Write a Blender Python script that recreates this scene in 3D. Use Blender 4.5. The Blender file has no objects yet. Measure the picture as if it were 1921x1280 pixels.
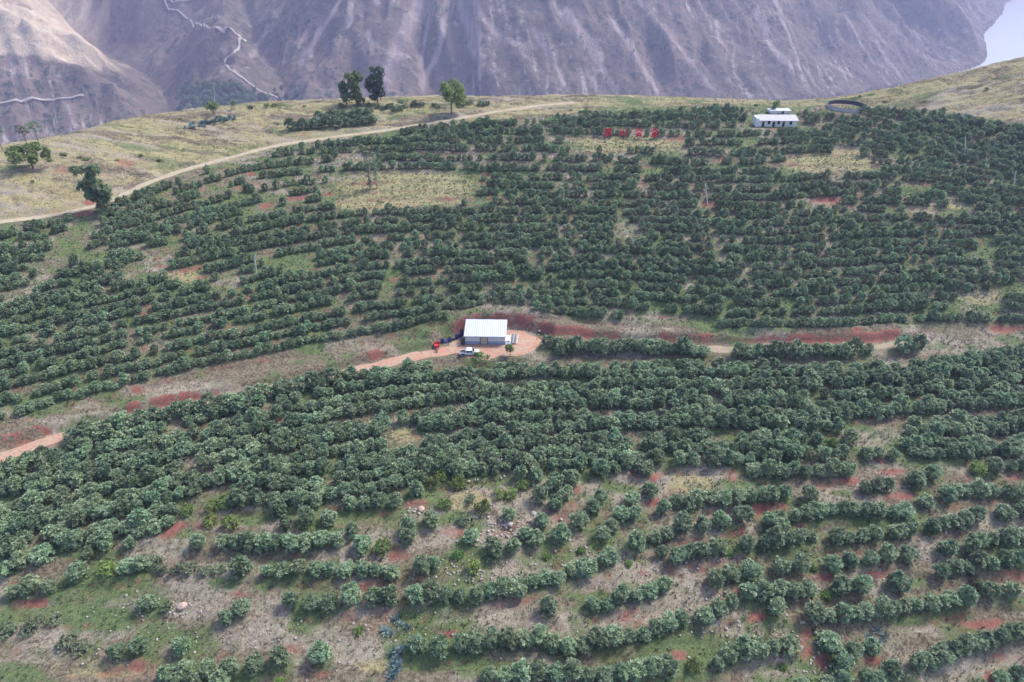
import bpy, math, random
import numpy as np
from mathutils import Vector
R = math.radians
random.seed(7); RNG = np.random.default_rng(11)
sc = bpy.context.scene; col = sc.collection

# ------------------------------------------------------------------ camera
TH = R(33.0); CAMZ = 102.4; F = 1281.0
cam_d = bpy.data.cameras.new('camera'); cam = bpy.data.objects.new('camera', cam_d); col.objects.link(cam)
cam_d.sensor_width = 36.0; cam_d.lens = F / 1921.0 * 36.0
cam_d.clip_start = 0.5; cam_d.clip_end = 40000.0
cam.location = (0, 0, CAMZ); cam.rotation_euler = (R(90) - TH, 0, 0)
sc.camera = cam
# ------------------------------------------------------------------ sky, sun, exposure
SUN_EL, SUN_AZ = R(52), R(58)          # azimuth clockwise from +Y (away from the camera)
w = bpy.data.worlds.new('World'); sc.world = w; w.use_nodes = True
nt = w.node_tree; bg = nt.nodes['Background']
sky = nt.nodes.new('ShaderNodeTexSky'); sky.sky_type = 'NISHITA'; sky.sun_disc = False
sky.sun_elevation = SUN_EL; sky.sun_rotation = SUN_AZ
sky.air_density = 1.0; sky.dust_density = 7.0; sky.ozone_density = 1.0; sky.altitude = 1500
nt.links.new(sky.outputs[0], bg.inputs[0]); bg.inputs[1].default_value = 0.145
sd = bpy.data.lights.new('sun', 'SUN'); sd.energy = 2.0; sd.angle = R(14); sd.color = (1.0, 0.95, 0.88)
so = bpy.data.objects.new('sun', sd); col.objects.link(so)
sdir = Vector((math.sin(SUN_AZ) * math.cos(SUN_EL), math.cos(SUN_AZ) * math.cos(SUN_EL), math.sin(SUN_EL)))
so.rotation_euler = sdir.to_track_quat('Z', 'Y').to_euler(); so.location = (60, 60, 300)
vs = sc.view_settings; vs.view_transform = 'Standard'; vs.look = 'None'; vs.exposure = 1.47; vs.gamma = 1.0
vs.use_curve_mapping = False

# ------------------------------------------------------------------ helpers
ct, st = math.cos(TH), math.sin(TH)
def ray(px, py):
    xc = (np.asarray(px, float) - 960.5) / F; yc = (640.0 - np.asarray(py, float)) / F
    return xc, ct + yc * st, -st + yc * ct
def proj(x, y, z):
    x = np.asarray(x, float); y = np.asarray(y, float); dz = np.asarray(z, float) - CAMZ
    d = y * ct - dz * st; u = y * st + dz * ct
    d = np.where(d < 1, 1, d)
    return 960.5 + F * x / d, 640 - F * u / d, d
def _h(ix, iy, seed):
    n = (ix.astype(np.int64) * 374761393 + iy.astype(np.int64) * 668265263 + seed * 2147483647) & 0xffffffff
    n = ((n ^ (n >> 13)) * 1274126177) & 0xffffffff
    n = ((n ^ (n >> 16)) * 2246822519) & 0xffffffff
    return ((n ^ (n >> 15)) & 0xffffff) / float(0xffffff)
def noise(x, y, seed=0):
    x = np.asarray(x, float); y = np.asarray(y, float)
    ix = np.floor(x); iy = np.floor(y); fx = x - ix; fy = y - iy
    fx = fx * fx * fx * (fx * (fx * 6 - 15) + 10); fy = fy * fy * fy * (fy * (fy * 6 - 15) + 10)
    a = _h(ix, iy, seed); b = _h(ix + 1, iy, seed); c = _h(ix, iy + 1, seed); d = _h(ix + 1, iy + 1, seed)
    return (a * (1 - fx) + b * fx) * (1 - fy) + (c * (1 - fx) + d * fx) * fy
def fbm(x, y, seed=0, o=4, g=0.5):
    s = 0; a = 1.0; t = 0
    for i in range(o):
        s = s + a * noise(x * 2 ** i + 17.3 * i, y * 2 ** i - 9.1 * i, seed + i); t += a; a *= g
    return s / t
def sstep(a, b, x):
    t = np.clip((x - a) / (b - a), 0, 1); return t * t * (3 - 2 * t)
def in_poly(px, py, poly):
    px = np.asarray(px); py = np.asarray(py); r = np.zeros(px.shape, bool); n = len(poly)
    for i in range(n):
        x0, y0 = poly[i]; x1, y1 = poly[(i + 1) % n]
        if y0 == y1: continue
        c = ((y0 > py) != (y1 > py)) & (px < (x1 - x0) * (py - y0) / (y1 - y0) + x0)
        r ^= c
    return r
def link(o, parent=None):
    col.objects.link(o)
    if parent is not None: o.parent = parent
    return o
def tag(o, label=None, cat=None, group=None, kind=None):
    if label: o['label'] = label
    if cat: o['category'] = cat
    if group: o['group'] = group
    if kind: o['kind'] = kind
    return o
def empty(name, loc, rz=0, label=None, cat=None, group=None):
    o = bpy.data.objects.new(name, None); o.location = loc; o.rotation_euler = (0, 0, rz); o.empty_display_size = 0.3
    link(o); return tag(o, label, cat, group)
def np_mesh(name, V, Fc, mat=None, smooth=False):
    V = np.ascontiguousarray(V, np.float32); Fc = np.ascontiguousarray(Fc, np.int32)
    me = bpy.data.meshes.new(name); n = len(Fc); k = Fc.shape[1]
    me.vertices.add(len(V)); me.vertices.foreach_set('co', V.ravel())
    me.loops.add(n * k); me.loops.foreach_set('vertex_index', Fc.ravel())
    me.polygons.add(n); me.polygons.foreach_set('loop_start', np.arange(0, n * k, k, dtype=np.int32))
    if smooth: me.polygons.foreach_set('use_smooth', np.ones(n, bool))
    me.update(calc_edges=True)
    if mat: me.materials.append(mat)
    return me
def vcol(me, name, rgba):
    a = me.attributes.new(name, 'FLOAT_COLOR', 'POINT'); a.data.foreach_set('color', np.ascontiguousarray(rgba, np.float32).ravel())
class MB:
    def __init__(s): s.v = []; s.f = []
    def add(s, v, f):
        n = len(s.v); s.v += [tuple(p) for p in v]; s.f += [tuple(i + n for i in q) for q in f]
    def box(s, c, d, rz=0, taper=1.0, tilt=0):
        cx, cy, cz = c; a, b, h = d[0] / 2, d[1] / 2, d[2] / 2; P = []
        for sz, k in ((-1, 1.0), (1, taper)):
            for sx, sy in ((-1, -1), (1, -1), (1, 1), (-1, 1)):
                x, y, z = sx * a * k, sy * b * k, sz * h
                y, z = y * math.cos(tilt) - z * math.sin(tilt), y * math.sin(tilt) + z * math.cos(tilt)
                P.append((cx + x * math.cos(rz) - y * math.sin(rz), cy + x * math.sin(rz) + y * math.cos(rz), cz + z))
        s.add(P, [(3, 2, 1, 0), (4, 5, 6, 7), (0, 1, 5, 4), (1, 2, 6, 5), (2, 3, 7, 6), (3, 0, 4, 7)])
    def tube(s, pts, rad, n=8, cap=True):
        pts = [Vector(p) for p in pts]; base = len(s.v); V = []; rads = rad if isinstance(rad, (list, tuple)) else [rad] * len(pts)
        for i, p in enumerate(pts):
            t = (pts[min(i + 1, len(pts) - 1)] - pts[max(i - 1, 0)]).normalized()
            u = t.cross(Vector((0, 0, 1)) if abs(t.z) < .9 else Vector((1, 0, 0))).normalized(); q = t.cross(u)
            for k in range(n):
                a = 2 * math.pi * k / n; V.append(p + (u * math.cos(a) + q * math.sin(a)) * rads[i])
        fs = [(i * n + k, i * n + (k + 1) % n, (i + 1) * n + (k + 1) % n, (i + 1) * n + k) for i in range(len(pts) - 1) for k in range(n)]
        if cap: fs += [tuple(range(n))[::-1], tuple(range((len(pts) - 1) * n, len(pts) * n))]
        s.add(V, fs)
    def prism(s, prof, axis, a, b):   # prof: 2D loop; axis 'x' -> prof=(y,z); 'y' -> prof=(x,z)
        n = len(prof); mk = (lambda t, p: (t, p[0], p[1])) if axis == 'x' else (lambda t, p: (p[0], t, p[1]))
        V = [mk(a, p) for p in prof] + [mk(b, p) for p in prof]
        s.add(V, [tuple(range(n))[::-1], tuple(range(n, 2 * n))] + [(i, (i + 1) % n, n + (i + 1) % n, n + i) for i in range(n)])
    def build(s, name, mat, parent=None, smooth=False, loc=None, bevel=0):
        me = bpy.data.meshes.new(name); me.from_pydata(s.v, [], s.f)
        import bmesh
        bm = bmesh.new(); bm.from_mesh(me); bmesh.ops.recalc_face_normals(bm, faces=bm.faces); bm.to_mesh(me); bm.free()
        if smooth:
            for p in me.polygons: p.use_smooth = True
        me.materials.append(mat); o = bpy.data.objects.new(name, me); link(o, parent)
        if loc: o.location = loc
        if bevel:
            m = o.modifiers.new('bevel', 'BEVEL'); m.width = bevel; m.segments = 2; m.limit_method = 'ANGLE'
        return o

# ------------------------------------------------------------------ materials
def nodes(m):
    m.use_nodes = True; t = m.node_tree; return t, t.nodes, t.links, t.nodes['Principled BSDF']
def plain(name, c, rough=0.7, var=0.12, scale=2.0, metal=0.0, spec=0.4, bump=0.0):
    m = bpy.data.materials.new(name); t, N, L, b = nodes(m)
    tc = N.new('ShaderNodeTexCoord'); n = N.new('ShaderNodeTexNoise'); n.inputs['Scale'].default_value = scale; n.inputs['Detail'].default_value = 6
    L.new(tc.outputs['Object'], n.inputs['Vector'])
    r = N.new('ShaderNodeMapRange'); r.inputs['From Min'].default_value = .3; r.inputs['From Max'].default_value = .7
    r.inputs['To Min'].default_value = 1 - var; r.inputs['To Max'].default_value = 1 + var; L.new(n.outputs['Fac'], r.inputs['Value'])
    x = N.new('ShaderNodeVectorMath'); x.operation = 'SCALE'; x.inputs[0].default_value = c[:3]; L.new(r.outputs[0], x.inputs['Scale'])
    L.new(x.outputs[0], b.inputs['Base Color']); b.inputs['Roughness'].default_value = rough; b.inputs['Metallic'].default_value = metal
    b.inputs['Specular IOR Level'].default_value = spec
    if bump:
        bp = N.new('ShaderNodeBump'); bp.inputs['Strength'].default_value = bump; bp.inputs['Distance'].default_value = 0.05
        L.new(n.outputs['Fac'], bp.inputs['Height']); L.new(bp.outputs[0], b.inputs['Normal'])
    return m
def leafmat(name, c1, c2, rough=0.5, hv=0.35, spec=0.45, h0=.462, h1=.520):
    """c1..c2: spread of leaf colours; tone attribute per leaf clump, random per tree"""
    m = bpy.data.materials.new(name); t, N, L, b = nodes(m)
    at = N.new('ShaderNodeAttribute'); at.attribute_name = 'tone'
    oi = N.new('ShaderNodeObjectInfo')
    mx = N.new('ShaderNodeMix'); mx.data_type = 'RGBA'; mx.inputs['A'].default_value = (*c1, 1); mx.inputs['B'].default_value = (*c2, 1)
    L.new(at.outputs['Fac'], mx.inputs['Factor'])
    mr = N.new('ShaderNodeMapRange'); mr.inputs['To Min'].default_value = 1 - hv; mr.inputs['To Max'].default_value = 1 + hv; L.new(oi.outputs['Random'], mr.inputs['Value'])
    ml = N.new('ShaderNodeMath'); ml.operation = 'MULTIPLY'; ml.inputs[1].default_value = 7.31; L.new(oi.outputs['Random'], ml.inputs[0])
    fr = N.new('ShaderNodeMath'); fr.operation = 'FRACT'; L.new(ml.outputs[0], fr.inputs[0])
    hr = N.new('ShaderNodeMapRange'); hr.inputs['To Min'].default_value = h0; hr.inputs['To Max'].default_value = h1; L.new(fr.outputs[0], hr.inputs['Value'])
    hs = N.new('ShaderNodeHueSaturation'); L.new(mx.outputs['Result'], hs.inputs['Color']); L.new(mr.outputs[0], hs.inputs['Value']); L.new(hr.outputs[0], hs.inputs['Hue'])
    L.new(hs.outputs[0], b.inputs['Base Color']); b.inputs['Roughness'].default_value = rough; b.inputs['Specular IOR Level'].default_value = spec
    tr = N.new('ShaderNodeBsdfTranslucent'); L.new(hs.outputs[0], tr.inputs[0])
    ms = N.new('ShaderNodeMixShader'); ms.inputs[0].default_value = 0.28
    L.new(b.outputs[0], ms.inputs[1]); L.new(tr.outputs[0], ms.inputs[2]); L.new(ms.outputs[0], N['Material Output'].inputs[0])
    return m
M = {}
M['leaf'] = leafmat('orchard_leaf', (.070, .136, .061), (.310, .420, .245), rough=.48, spec=.5, hv=.28, h1=.510)
M['leaf_y'] = leafmat('yellow_leaf', (.13, .18, .05), (.34, .40, .13), h0=.497, h1=.53)
M['leaf_pale'] = leafmat('pale_leaf', (.12, .16, .09), (.30, .35, .21), h0=.49, h1=.52)
M['leaf_weed'] = leafmat('weed_leaf', (.06, .15, .035), (.17, .32, .08))
M['leaf_pine'] = leafmat('pine_needle', (.08, .14, .075), (.25, .33, .18))
M['leaf_olive'] = leafmat('olive_leaf', (.09, .14, .05), (.31, .38, .14), h0=.49, h1=.53)
M['leaf_blue'] = leafmat('agave_leaf', (.09, .15, .15), (.20, .29, .30), rough=.4)
M['leaf_dark'] = leafmat('dark_shrub_leaf', (.07, .12, .07), (.23, .30, .19))
M['bark'] = plain('bark', (.12, .085, .06), .9, .3, 6)
M['paleb'] = plain('pale_bark', (.38, .34, .30), .9, .25, 6)
M['stone'] = plain('stone', (.35, .31, .275), .9, .3, 3, bump=.5)
M['pinkstone'] = plain('pink_stone', (.42, .31, .25), .9, .25, 2, bump=.5)
M['white'] = plain('white_paint', (.66, .66, .66), .45, .05, 1)
M['whitewall'] = plain('whitewash', (.74, .72, .68), .85, .12, 1.2)
M['roofw'] = plain('white_sheet_roof', (.44, .465, .485), .5, .05, .6)
M['roofg'] = plain('grey_sheet_roof', (.36, .35, .37), .6, .1, .8)
M['wallg'] = plain('grey_white_panel', (.55, .56, .58), .6, .08, .9)
M['wallb'] = plain('blue_grey_panel', (.24, .29, .40), .6, .1, .9)
M['door'] = plain('beige_door', (.40, .35, .27), .7, .15, 1.5)
M['steel'] = plain('dark_steel', (.10, .11, .12), .5, .1, 3)
M['glass'] = plain('car_glass', (.015, .018, .022), .08, .05, 3, spec=.6)
M['dark'] = plain('dark_opening', (.03, .03, .035), .8, .2, 3)
M['rubber'] = plain('rubber', (.02, .02, .02), .85, .2, 8)
M['grey'] = plain('grey_metal', (.30, .31, .32), .5, .1, 3)
M['red'] = plain('red_paint', (.55, .045, .04), .5, .15, 2)
M['redsign'] = plain('red_sign_paint', (.70, .025, .055), .55, .1, 2)
M['blue'] = plain('blue_plastic', (.030, .042, .145), .5, .2, 2)
M['blue2'] = plain('pale_blue_plastic', (.14, .19, .33), .5, .2, 2)
M['black'] = plain('black_plastic', (.02, .022, .025), .5, .2, 2)
M['concrete'] = plain('concrete', (.42, .41, .40), .9, .15, .8, bump=.3)
M['liner'] = plain('dark_liner', (.045, .045, .055), .7, .2, 1.5)
M['algae'] = plain('algae_water', (.065, .09, .03), .5, .25, .6)
M['pole'] = plain('pale_concrete_pole', (.55, .54, .52), .9, .1, 2)
M['lamp'] = plain('lamp_glass', (.6, .6, .55), .2, .1, 2)

def ground_mat():
    m = bpy.data.materials.new('hillside_ground'); t, N, L, b = nodes(m)
    g = N.new('ShaderNodeNewGeometry')
    def nz(scale, detail=6, rough=.6, vec=None):
        n = N.new('ShaderNodeTexNoise'); n.inputs['Scale'].default_value = scale; n.inputs['Detail'].default_value = detail; n.inputs['Roughness'].default_value = rough
        L.new(vec or g.outputs['Position'], n.inputs['Vector']); return n.outputs['Fac']
    def ramp(f, a, b_):
        r = N.new('ShaderNodeMapRange'); r.interpolation_type = 'SMOOTHSTEP'; r.inputs['From Min'].default_value = a; r.inputs['From Max'].default_value = b_; L.new(f, r.inputs['Value']); return r.outputs[0]
    def mix(f, A, B):
        x = N.new('ShaderNodeMix'); x.data_type = 'RGBA'; L.new(f, x.inputs['Factor'])
        for s, v in (('A', A), ('B', B)):
            if isinstance(v, tuple): x.inputs[s].default_value = (*v, 1)
            else: L.new(v, x.inputs[s])
        return x.outputs['Result']
    def math_(op, a, b_):
        x = N.new('ShaderNodeMath'); x.operation = op
        for i, v in enumerate((a, b_)):
            if isinstance(v, (int, float)): x.inputs[i].default_value = v
            else: L.new(v, x.inputs[i])
        return x.outputs[0]
    at = N.new('ShaderNodeAttribute'); at.attribute_name = 'cov'
    sep = N.new('ShaderNodeSeparateColor'); L.new(at.outputs['Color'], sep.inputs[0])
    fine = nz(1.6, 8, .75); mid = nz(.35, 5, .65); vf = nz(5.0, 4, .7)
    base = mix(ramp(fine, .40, .60), (.085, .070, .045), (.21, .175, .125))
    def cover(cur, chan, A, B, off=0):
        jit = math_('MULTIPLY', math_('SUBTRACT', fine, .5), 1.1); jit2 = math_('MULTIPLY', math_('SUBTRACT', mid, .5), 1.5)
        f = ramp(math_('ADD', math_('ADD', chan, jit), jit2), .28, .78)
        return mix(f, cur, mix(ramp(math_('ADD', math_('MULTIPLY', vf, .5), math_('MULTIPLY', fine, .5)), .40, .60), A, B))
    c = cover(base, sep.outputs[2], (.155, .135, .098), (.36, .312, .245))       # dry pinkish grass
    c = cover(c, sep.outputs[1], (.055, .080, .034), (.14, .185, .075))           # green weeds
    c = cover(c, at.outputs['Alpha'], (.19, .172, .085), (.35, .305, .165))       # yellowing grass
    c = cover(c, sep.outputs[0], (.17, .066, .050), (.29, .130, .100))          # bare red earth
    L.new(c, b.inputs['Base Color']); b.inputs['Roughness'].default_value = .95; b.inputs['Specular IOR Level'].default_value = .15
    bp = N.new('ShaderNodeBump'); bp.inputs['Strength'].default_value = .8; bp.inputs['Distance'].default_value = .35
    L.new(math_('ADD', fine, math_('MULTIPLY', vf, .4)), bp.inputs['Height']); L.new(bp.outputs[0], b.inputs['Normal'])
    return m
M['ground'] = ground_mat()
def road_mat(name, A, B, C):
    m = bpy.data.materials.new(name); t, N, L, b = nodes(m); g = N.new('ShaderNodeNewGeometry')
    def nz(sc_n, d):
        q = N.new('ShaderNodeTexNoise'); q.inputs['Scale'].default_value = sc_n; q.inputs['Detail'].default_value = d; q.inputs['Roughness'].default_value = .65; L.new(g.outputs['Position'], q.inputs['Vector']); return q.outputs['Fac']
    def ramp(f, a, c):
        q = N.new('ShaderNodeMapRange'); q.inputs['From Min'].default_value = a; q.inputs['From Max'].default_value = c; L.new(f, q.inputs['Value']); return q.outputs[0]
    def mix(f, a, c):
        q = N.new('ShaderNodeMix'); q.data_type = 'RGBA'; L.new(f, q.inputs['Factor'])
        for k, v in (('A', a), ('B', c)):
            if isinstance(v, tuple): q.inputs[k].default_value = (*v, 1)
            else: L.new(v, q.inputs[k])
        return q.outputs['Result']
    f1 = nz(.22, 6); f2 = nz(1.5, 6)
    L.new(mix(ramp(f2, .52, .62), mix(ramp(f1, .4, .6), A, B), C), b.inputs['Base Color']); b.inputs['Roughness'].default_value = .95; b.inputs['Specular IOR Level'].default_value = .15
    bp = N.new('ShaderNodeBump'); bp.inputs['Strength'].default_value = .6; bp.inputs['Distance'].default_value = .12; L.new(f2, bp.inputs['Height']); L.new(bp.outputs[0], b.inputs['Normal']); return m
M['dirt'] = road_mat('dirt_road', (.40, .22, .15), (.38, .28, .20), (.25, .155, .105))
M['dirt2'] = road_mat('grassy_dirt_road', (.33, .25, .19), (.24, .22, .14), (.17, .18, .09))
M['track'] = road_mat('pale_track', (.40, .34, .25), (.34, .28, .19), (.24, .22, .12))

# ------------------------------------------------------------------ terrain of the near hill
CP = [(0, 1280, -9), (480, 1280, -8), (960, 1280, -7), (1440, 1280, -9), (1921, 1280, -12),
      (0, 1050, -5), (480, 1050, -4), (960, 1050, -4), (1440, 1050, -5), (1921, 1050, -7),
      (0, 860, 0), (350, 760, 0), (680, 690, 0), (900, 650, 0), (1040, 640, 0), (1400, 655, .8), (1650, 640, 1.3), (1921, 625, 1.5),
      (0, 640, 10), (480, 550, 9), (960, 500, 9), (1440, 480, 11), (1921, 480, 11),
      (0, 418, 24), (400, 300, 23), (640, 262, 23.5), (880, 215, 26), (960, 350, 18.5), (1440, 330, 20), (1921, 330, 22),
      (1150, 250, 24), (1700, 240, 26.5), (1921, 230, 32)]
CREST = [(-300, 330, 31), (0, 283, 31), (120, 262, 30.6), (230, 232, 30), (300, 219, 29.6), (380, 209, 29.2), (500, 196, 28.6), (640, 192, 28.2), (960, 186, 28), (1100, 184, 28), (1250, 188, 28),
         (1340, 192, 28), (1450, 194, 28.2), (1550, 190, 29.5), (1640, 175, 32), (1720, 158, 36), (1800, 138, 40), (1921, 110, 46), (2200, 60, 56)]
def unz(px, py, z):
    X, Y, Z = ray(px, py); t = (np.asarray(z, float) - CAMZ) / Z; return X * t, Y * t
pts = []
for a, b_, z in CP + CREST:
    x, y = unz(a, b_, z); pts.append((float(x), float(y), z))
NC = len(CREST); crest_w = np.array(pts[-NC:])
pts += [(-200, 0, -8), (0, 0, -12), (200, 0, -24), (-200, -150, -18), (0, -150, -28), (200, -150, -40), (-250, 100, 14), (-420, 180, 30), (300, 100, -6), (400, 250, 30), (-420, 0, 0), (450, 0, -30)]
P = np.array(pts, float); n = len(P)
def tk(r2): return np.where(r2 > 1e-9, 0.5 * r2 * np.log(np.maximum(r2, 1e-9)), 0)
D2 = ((P[:, None, :2] - P[None, :, :2]) ** 2).sum(-1) / 1e4
A = np.zeros((n + 3, n + 3)); A[:n, :n] = tk(D2) + np.eye(n) * 2e-4
A[:n, n] = 1; A[:n, n + 1:] = P[:, :2] / 100; A[n, :n] = 1; A[n + 1:, :n] = P[:, :2].T / 100
W = np.linalg.solve(A, np.concatenate([P[:, 2], np.zeros(3)]))
def tps(x, y):
    s = W[n] + W[n + 1] * x / 100 + W[n + 2] * y / 100
    for i in range(n): s = s + W[i] * tk(((x - P[i, 0]) ** 2 + (y - P[i, 1]) ** 2) / 1e4)
    return s
caz = np.arctan2(crest_w[:, 0], crest_w[:, 1]); cr = np.hypot(crest_w[:, 0], crest_w[:, 1]); o_ = np.argsort(caz); caz, cr = caz[o_], cr[o_]
azt = np.linspace(-1.3, 1.3, 500); crt = np.interp(azt, caz, cr); czt = tps(np.sin(azt) * crt, np.cos(azt) * crt)
def base_h(x, y):
    az = np.arctan2(x, y); r = np.hypot(x, y); c = np.interp(az, azt, crt); over = np.where(np.abs(az) < 1.3, r - c, -1)
    z = tps(x, y); zc = np.interp(az, azt, czt)
    ov = np.maximum(over, 0); far = zc - 0.10 * ov - 0.5 * np.maximum(ov - 8, 0) ** 2 / (np.maximum(ov - 8, 0) + 25)
    return np.where(over > 0, far, np.clip(z, -70, 80))
def spaced(segs):
    out = []
    for a, b_, s in segs: out.append(np.arange(a, b_, s))
    return np.concatenate(out)
gx = np.concatenate([spaced([(-1500, -500, 40), (-500, -240, 8), (-240, 252, .75), (252, 520, 8), (520, 1500, 40)]), [1500]])
gy = np.concatenate([spaced([(-400, 40, 14), (40, 330, .62), (330, 370, 2), (370, 500, 10), (500, 1150, 40)]), [1150]])
GX, GY = np.meshgrid(gx, gy); ZB = base_h(GX, GY)
def interp_grid(Zg, x, y):
    x = np.asarray(x, float); y = np.asarray(y, float)
    i = np.clip(np.searchsorted(gx, x) - 1, 0, len(gx) - 2); j = np.clip(np.searchsorted(gy, y) - 1, 0, len(gy) - 2)
    fx = np.clip((x - gx[i]) / (gx[i + 1] - gx[i]), 0, 1); fy = np.clip((y - gy[j]) / (gy[j + 1] - gy[j]), 0, 1)
    return (Zg[j, i] * (1 - fx) + Zg[j, i + 1] * fx) * (1 - fy) + (Zg[j + 1, i] * (1 - fx) + Zg[j + 1, i + 1] * fx) * fy
def hit(px, py, Zg=None):
    Zg = ZB if Zg is None else Zg
    X, Y, Z = ray(np.atleast_1d(px), np.atleast_1d(py)); t = np.full(X.shape, 85.0); done = np.zeros(X.shape, bool)
    for k in range(700):
        below = CAMZ + Z * t <= interp_grid(Zg, X * t, Y * t); done |= below
        t = np.where(done, t, t + .5)
        if done.all(): break
    lo, hi = t - .5, t
    for k in range(12):
        mid = (lo + hi) / 2; b_ = CAMZ + Z * mid <= interp_grid(Zg, X * mid, Y * mid); hi = np.where(b_, mid, hi); lo = np.where(b_, lo, mid)
    t = hi; return np.stack([X * t, Y * t, interp_grid(Zg, X * t, Y * t)], -1)
def H(px, py, Zg=None): return Vector([float(v) for v in hit(px, py, Zg)[0]])

# ---- layout read off the photograph, as picture points laid on the hill
BOUND = [(-400, 520), (0, 425), (150, 400), (215, 378), (300, 342), (400, 315), (540, 278), (640, 264), (740, 249), (830, 232), (1050, 222), (1100, 213), (1250, 205), (1330, 202), (1400, 204),
         (1500, 212), (1545, 203), (1640, 200), (1760, 212), (1921, 238), (2300, 260)]
MANL = [(-400, 1110), (0, 1065), (130, 1035), (260, 1010), (330, 975), (480, 935), (560, 940), (640, 925), (900, 885), (1000, 872), (1380, 862), (1640, 858), (1700, 852), (2300, 845)]
BARE = [[(620, 328), (900, 320), (908, 345), (860, 380), (720, 392), (630, 392), (600, 352)], [(1058, 258), (1240, 250), (1292, 264), (1280, 290), (1200, 276), (1070, 284)],
        [(1470, 282), (1600, 278), (1660, 315), (1570, 330), (1470, 322)], [(1510, 366), (1565, 362), (1560, 392), (1505, 390)], [(1690, 380), (1835, 380), (1830, 402), (1700, 405)],
        [(1800, 548), (1890, 548), (1890, 585), (1800, 583)], [(1690, 335), (1750, 335), (1750, 362), (1690, 362)], [(1150, 424), (1210, 424), (1210, 442), (1150, 442)],
        [(310, 505), (380, 505), (380, 530), (310, 530)], [(235, 485), (300, 482), (300, 515), (235, 520)], [(250, 582), (285, 582), (285, 596), (250, 596)],
        [(728, 785), (790, 785), (790, 832), (728, 832)], [(868, 745), (912, 745), (912, 760), (868, 760)], [(380, 340), (425, 340), (425, 362), (380, 362)], [(470, 378), (520, 378), (520, 394), (470, 394)],
        [(1235, 862), (1420, 862), (1420, 925), (1235, 925)], [(1510, 733), (1545, 733), (1545, 750), (1510, 750)], [(840, 583), (1010, 583), (1035, 622), (1025, 660), (1010, 686), (830, 690), (800, 680), (690, 690), (800, 630), (850, 622)],
        [(1400, 200), (1512, 200), (1512, 246), (1400, 246)], [(1340, 455), (1362, 455), (1362, 490), (1340, 490)], [(1310, 375), (1345, 375), (1345, 395), (1310, 395)],
        [(420, 520), (450, 520), (450, 545), (420, 545)], [(1590, 790), (1700, 780), (1700, 850), (1600, 850)], [(540, 480), (590, 475), (590, 500), (540, 500)], [(570, 310), (600, 306), (600, 322), (570, 324)],
        [(0, 540), (60, 530), (60, 548), (0, 560)], [(880, 372), (925, 372), (925, 390), (880, 390)], [(1190, 585), (1330, 590), (1330, 604), (1190, 600)],
        [(1535, 205), (1645, 195), (1645, 206), (1540, 216)]]
def resample(pl, step):
    pl = np.asarray(pl, float); d = np.r_[0, np.cumsum(np.hypot(*np.diff(pl[:, :2], axis=0).T))]; k = max(2, int(d[-1] / step) + 1)
    s = np.linspace(0, d[-1], k); return np.stack([np.interp(s, d, pl[:, i]) for i in range(pl.shape[1])], -1)
def poly_w(pp, step=2.0):
    h = hit([p[0] for p in pp], [p[1] for p in pp]); q = resample(h, step)
    k = np.array([1, 2, 3, 2, 1]) / 9.0
    for c in range(3):
        e = np.r_[[q[0, c]] * 2, q[:, c], [q[-1, c]] * 2]; q[:, c] = np.convolve(e, k, 'valid') if len(q) > 4 else q[:, c]
    return q
ROAD_L = poly_w([(-160, 905), (0, 858), (110, 822), (200, 800), (330, 770), (460, 742), (600, 712), (700, 688), (780, 668), (830, 658), (875, 652)])
ROAD_R = poly_w([(960, 655), (1060, 647), (1160, 648), (1260, 652), (1360, 656), (1470, 653), (1560, 653), (1640, 652), (1700, 645)])
TRACK = poly_w([(-150, 440), (0, 416), (70, 409), (150, 394), (215, 374), (270, 346), (340, 320), (430, 296), (520, 272), (620, 258), (720, 245), (790, 234), (860, 222), (930, 210), (1010, 198), (1080, 192)])
def dist_poly(pl, X, Y):
    best = np.full(X.shape, 1e9); zz = np.zeros(X.shape); sg = np.zeros(X.shape)
    for a, b_ in zip(pl[:-1], pl[1:]):
        d = b_[:2] - a[:2]; l2 = (d ** 2).sum() + 1e-9; t = np.clip(((X - a[0]) * d[0] + (Y - a[1]) * d[1]) / l2, 0, 1)
        qx = a[0] + t * d[0]; qy = a[1] + t * d[1]; r = np.hypot(X - qx, Y - qy); u = r < best
        best = np.where(u, r, best); zz = np.where(u, a[2] + t * (b_[2] - a[2]), zz); sg = np.where(u, np.sign(d[0] * (Y - a[1]) - d[1] * (X - a[0])), sg)
    return best, zz, sg

# ---- orchard rows: contour lines beyond and just before the road, surveyed rows in the foreground
rows = []          # each (k,3): x, y, crown radius
def contour(L, seed):
    xs = np.arange(-235, 250, 1.5); lev = L + (fbm(xs / 28, xs * 0 + L * 3.7, seed, 3) - .5) * .55
    ys = np.full(xs.shape, np.nan); jj = np.where((gy > 40) & (gy < 345))[0]
    for k, x in enumerate(xs):
        i = int(np.clip(np.searchsorted(gx, x), 0, len(gx) - 1)); colz = ZB[jj, i]; a = np.argmax(colz >= lev[k])
        if colz[a] >= lev[k] and a > 0: ys[k] = gy[jj[a]]
    ok = ~np.isnan(ys); return np.stack([xs[ok], ys[ok]], -1)
upper, lower = [], []
L_ = 2.6
while L_ < 34: upper.append(contour(L_, int(L_ * 10))); L_ += 1.14 - 0.010 * L_
GA = [(-160, 945), (0, 892), (110, 852), (150, 816), (200, 805), (330, 777), (460, 749), (600, 721), (690, 704), (780, 692), (840, 688), (980, 688), (1160, 684), (1400, 690), (1650, 690), (1800, 672), (1921, 655), (2080, 648)]
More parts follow.
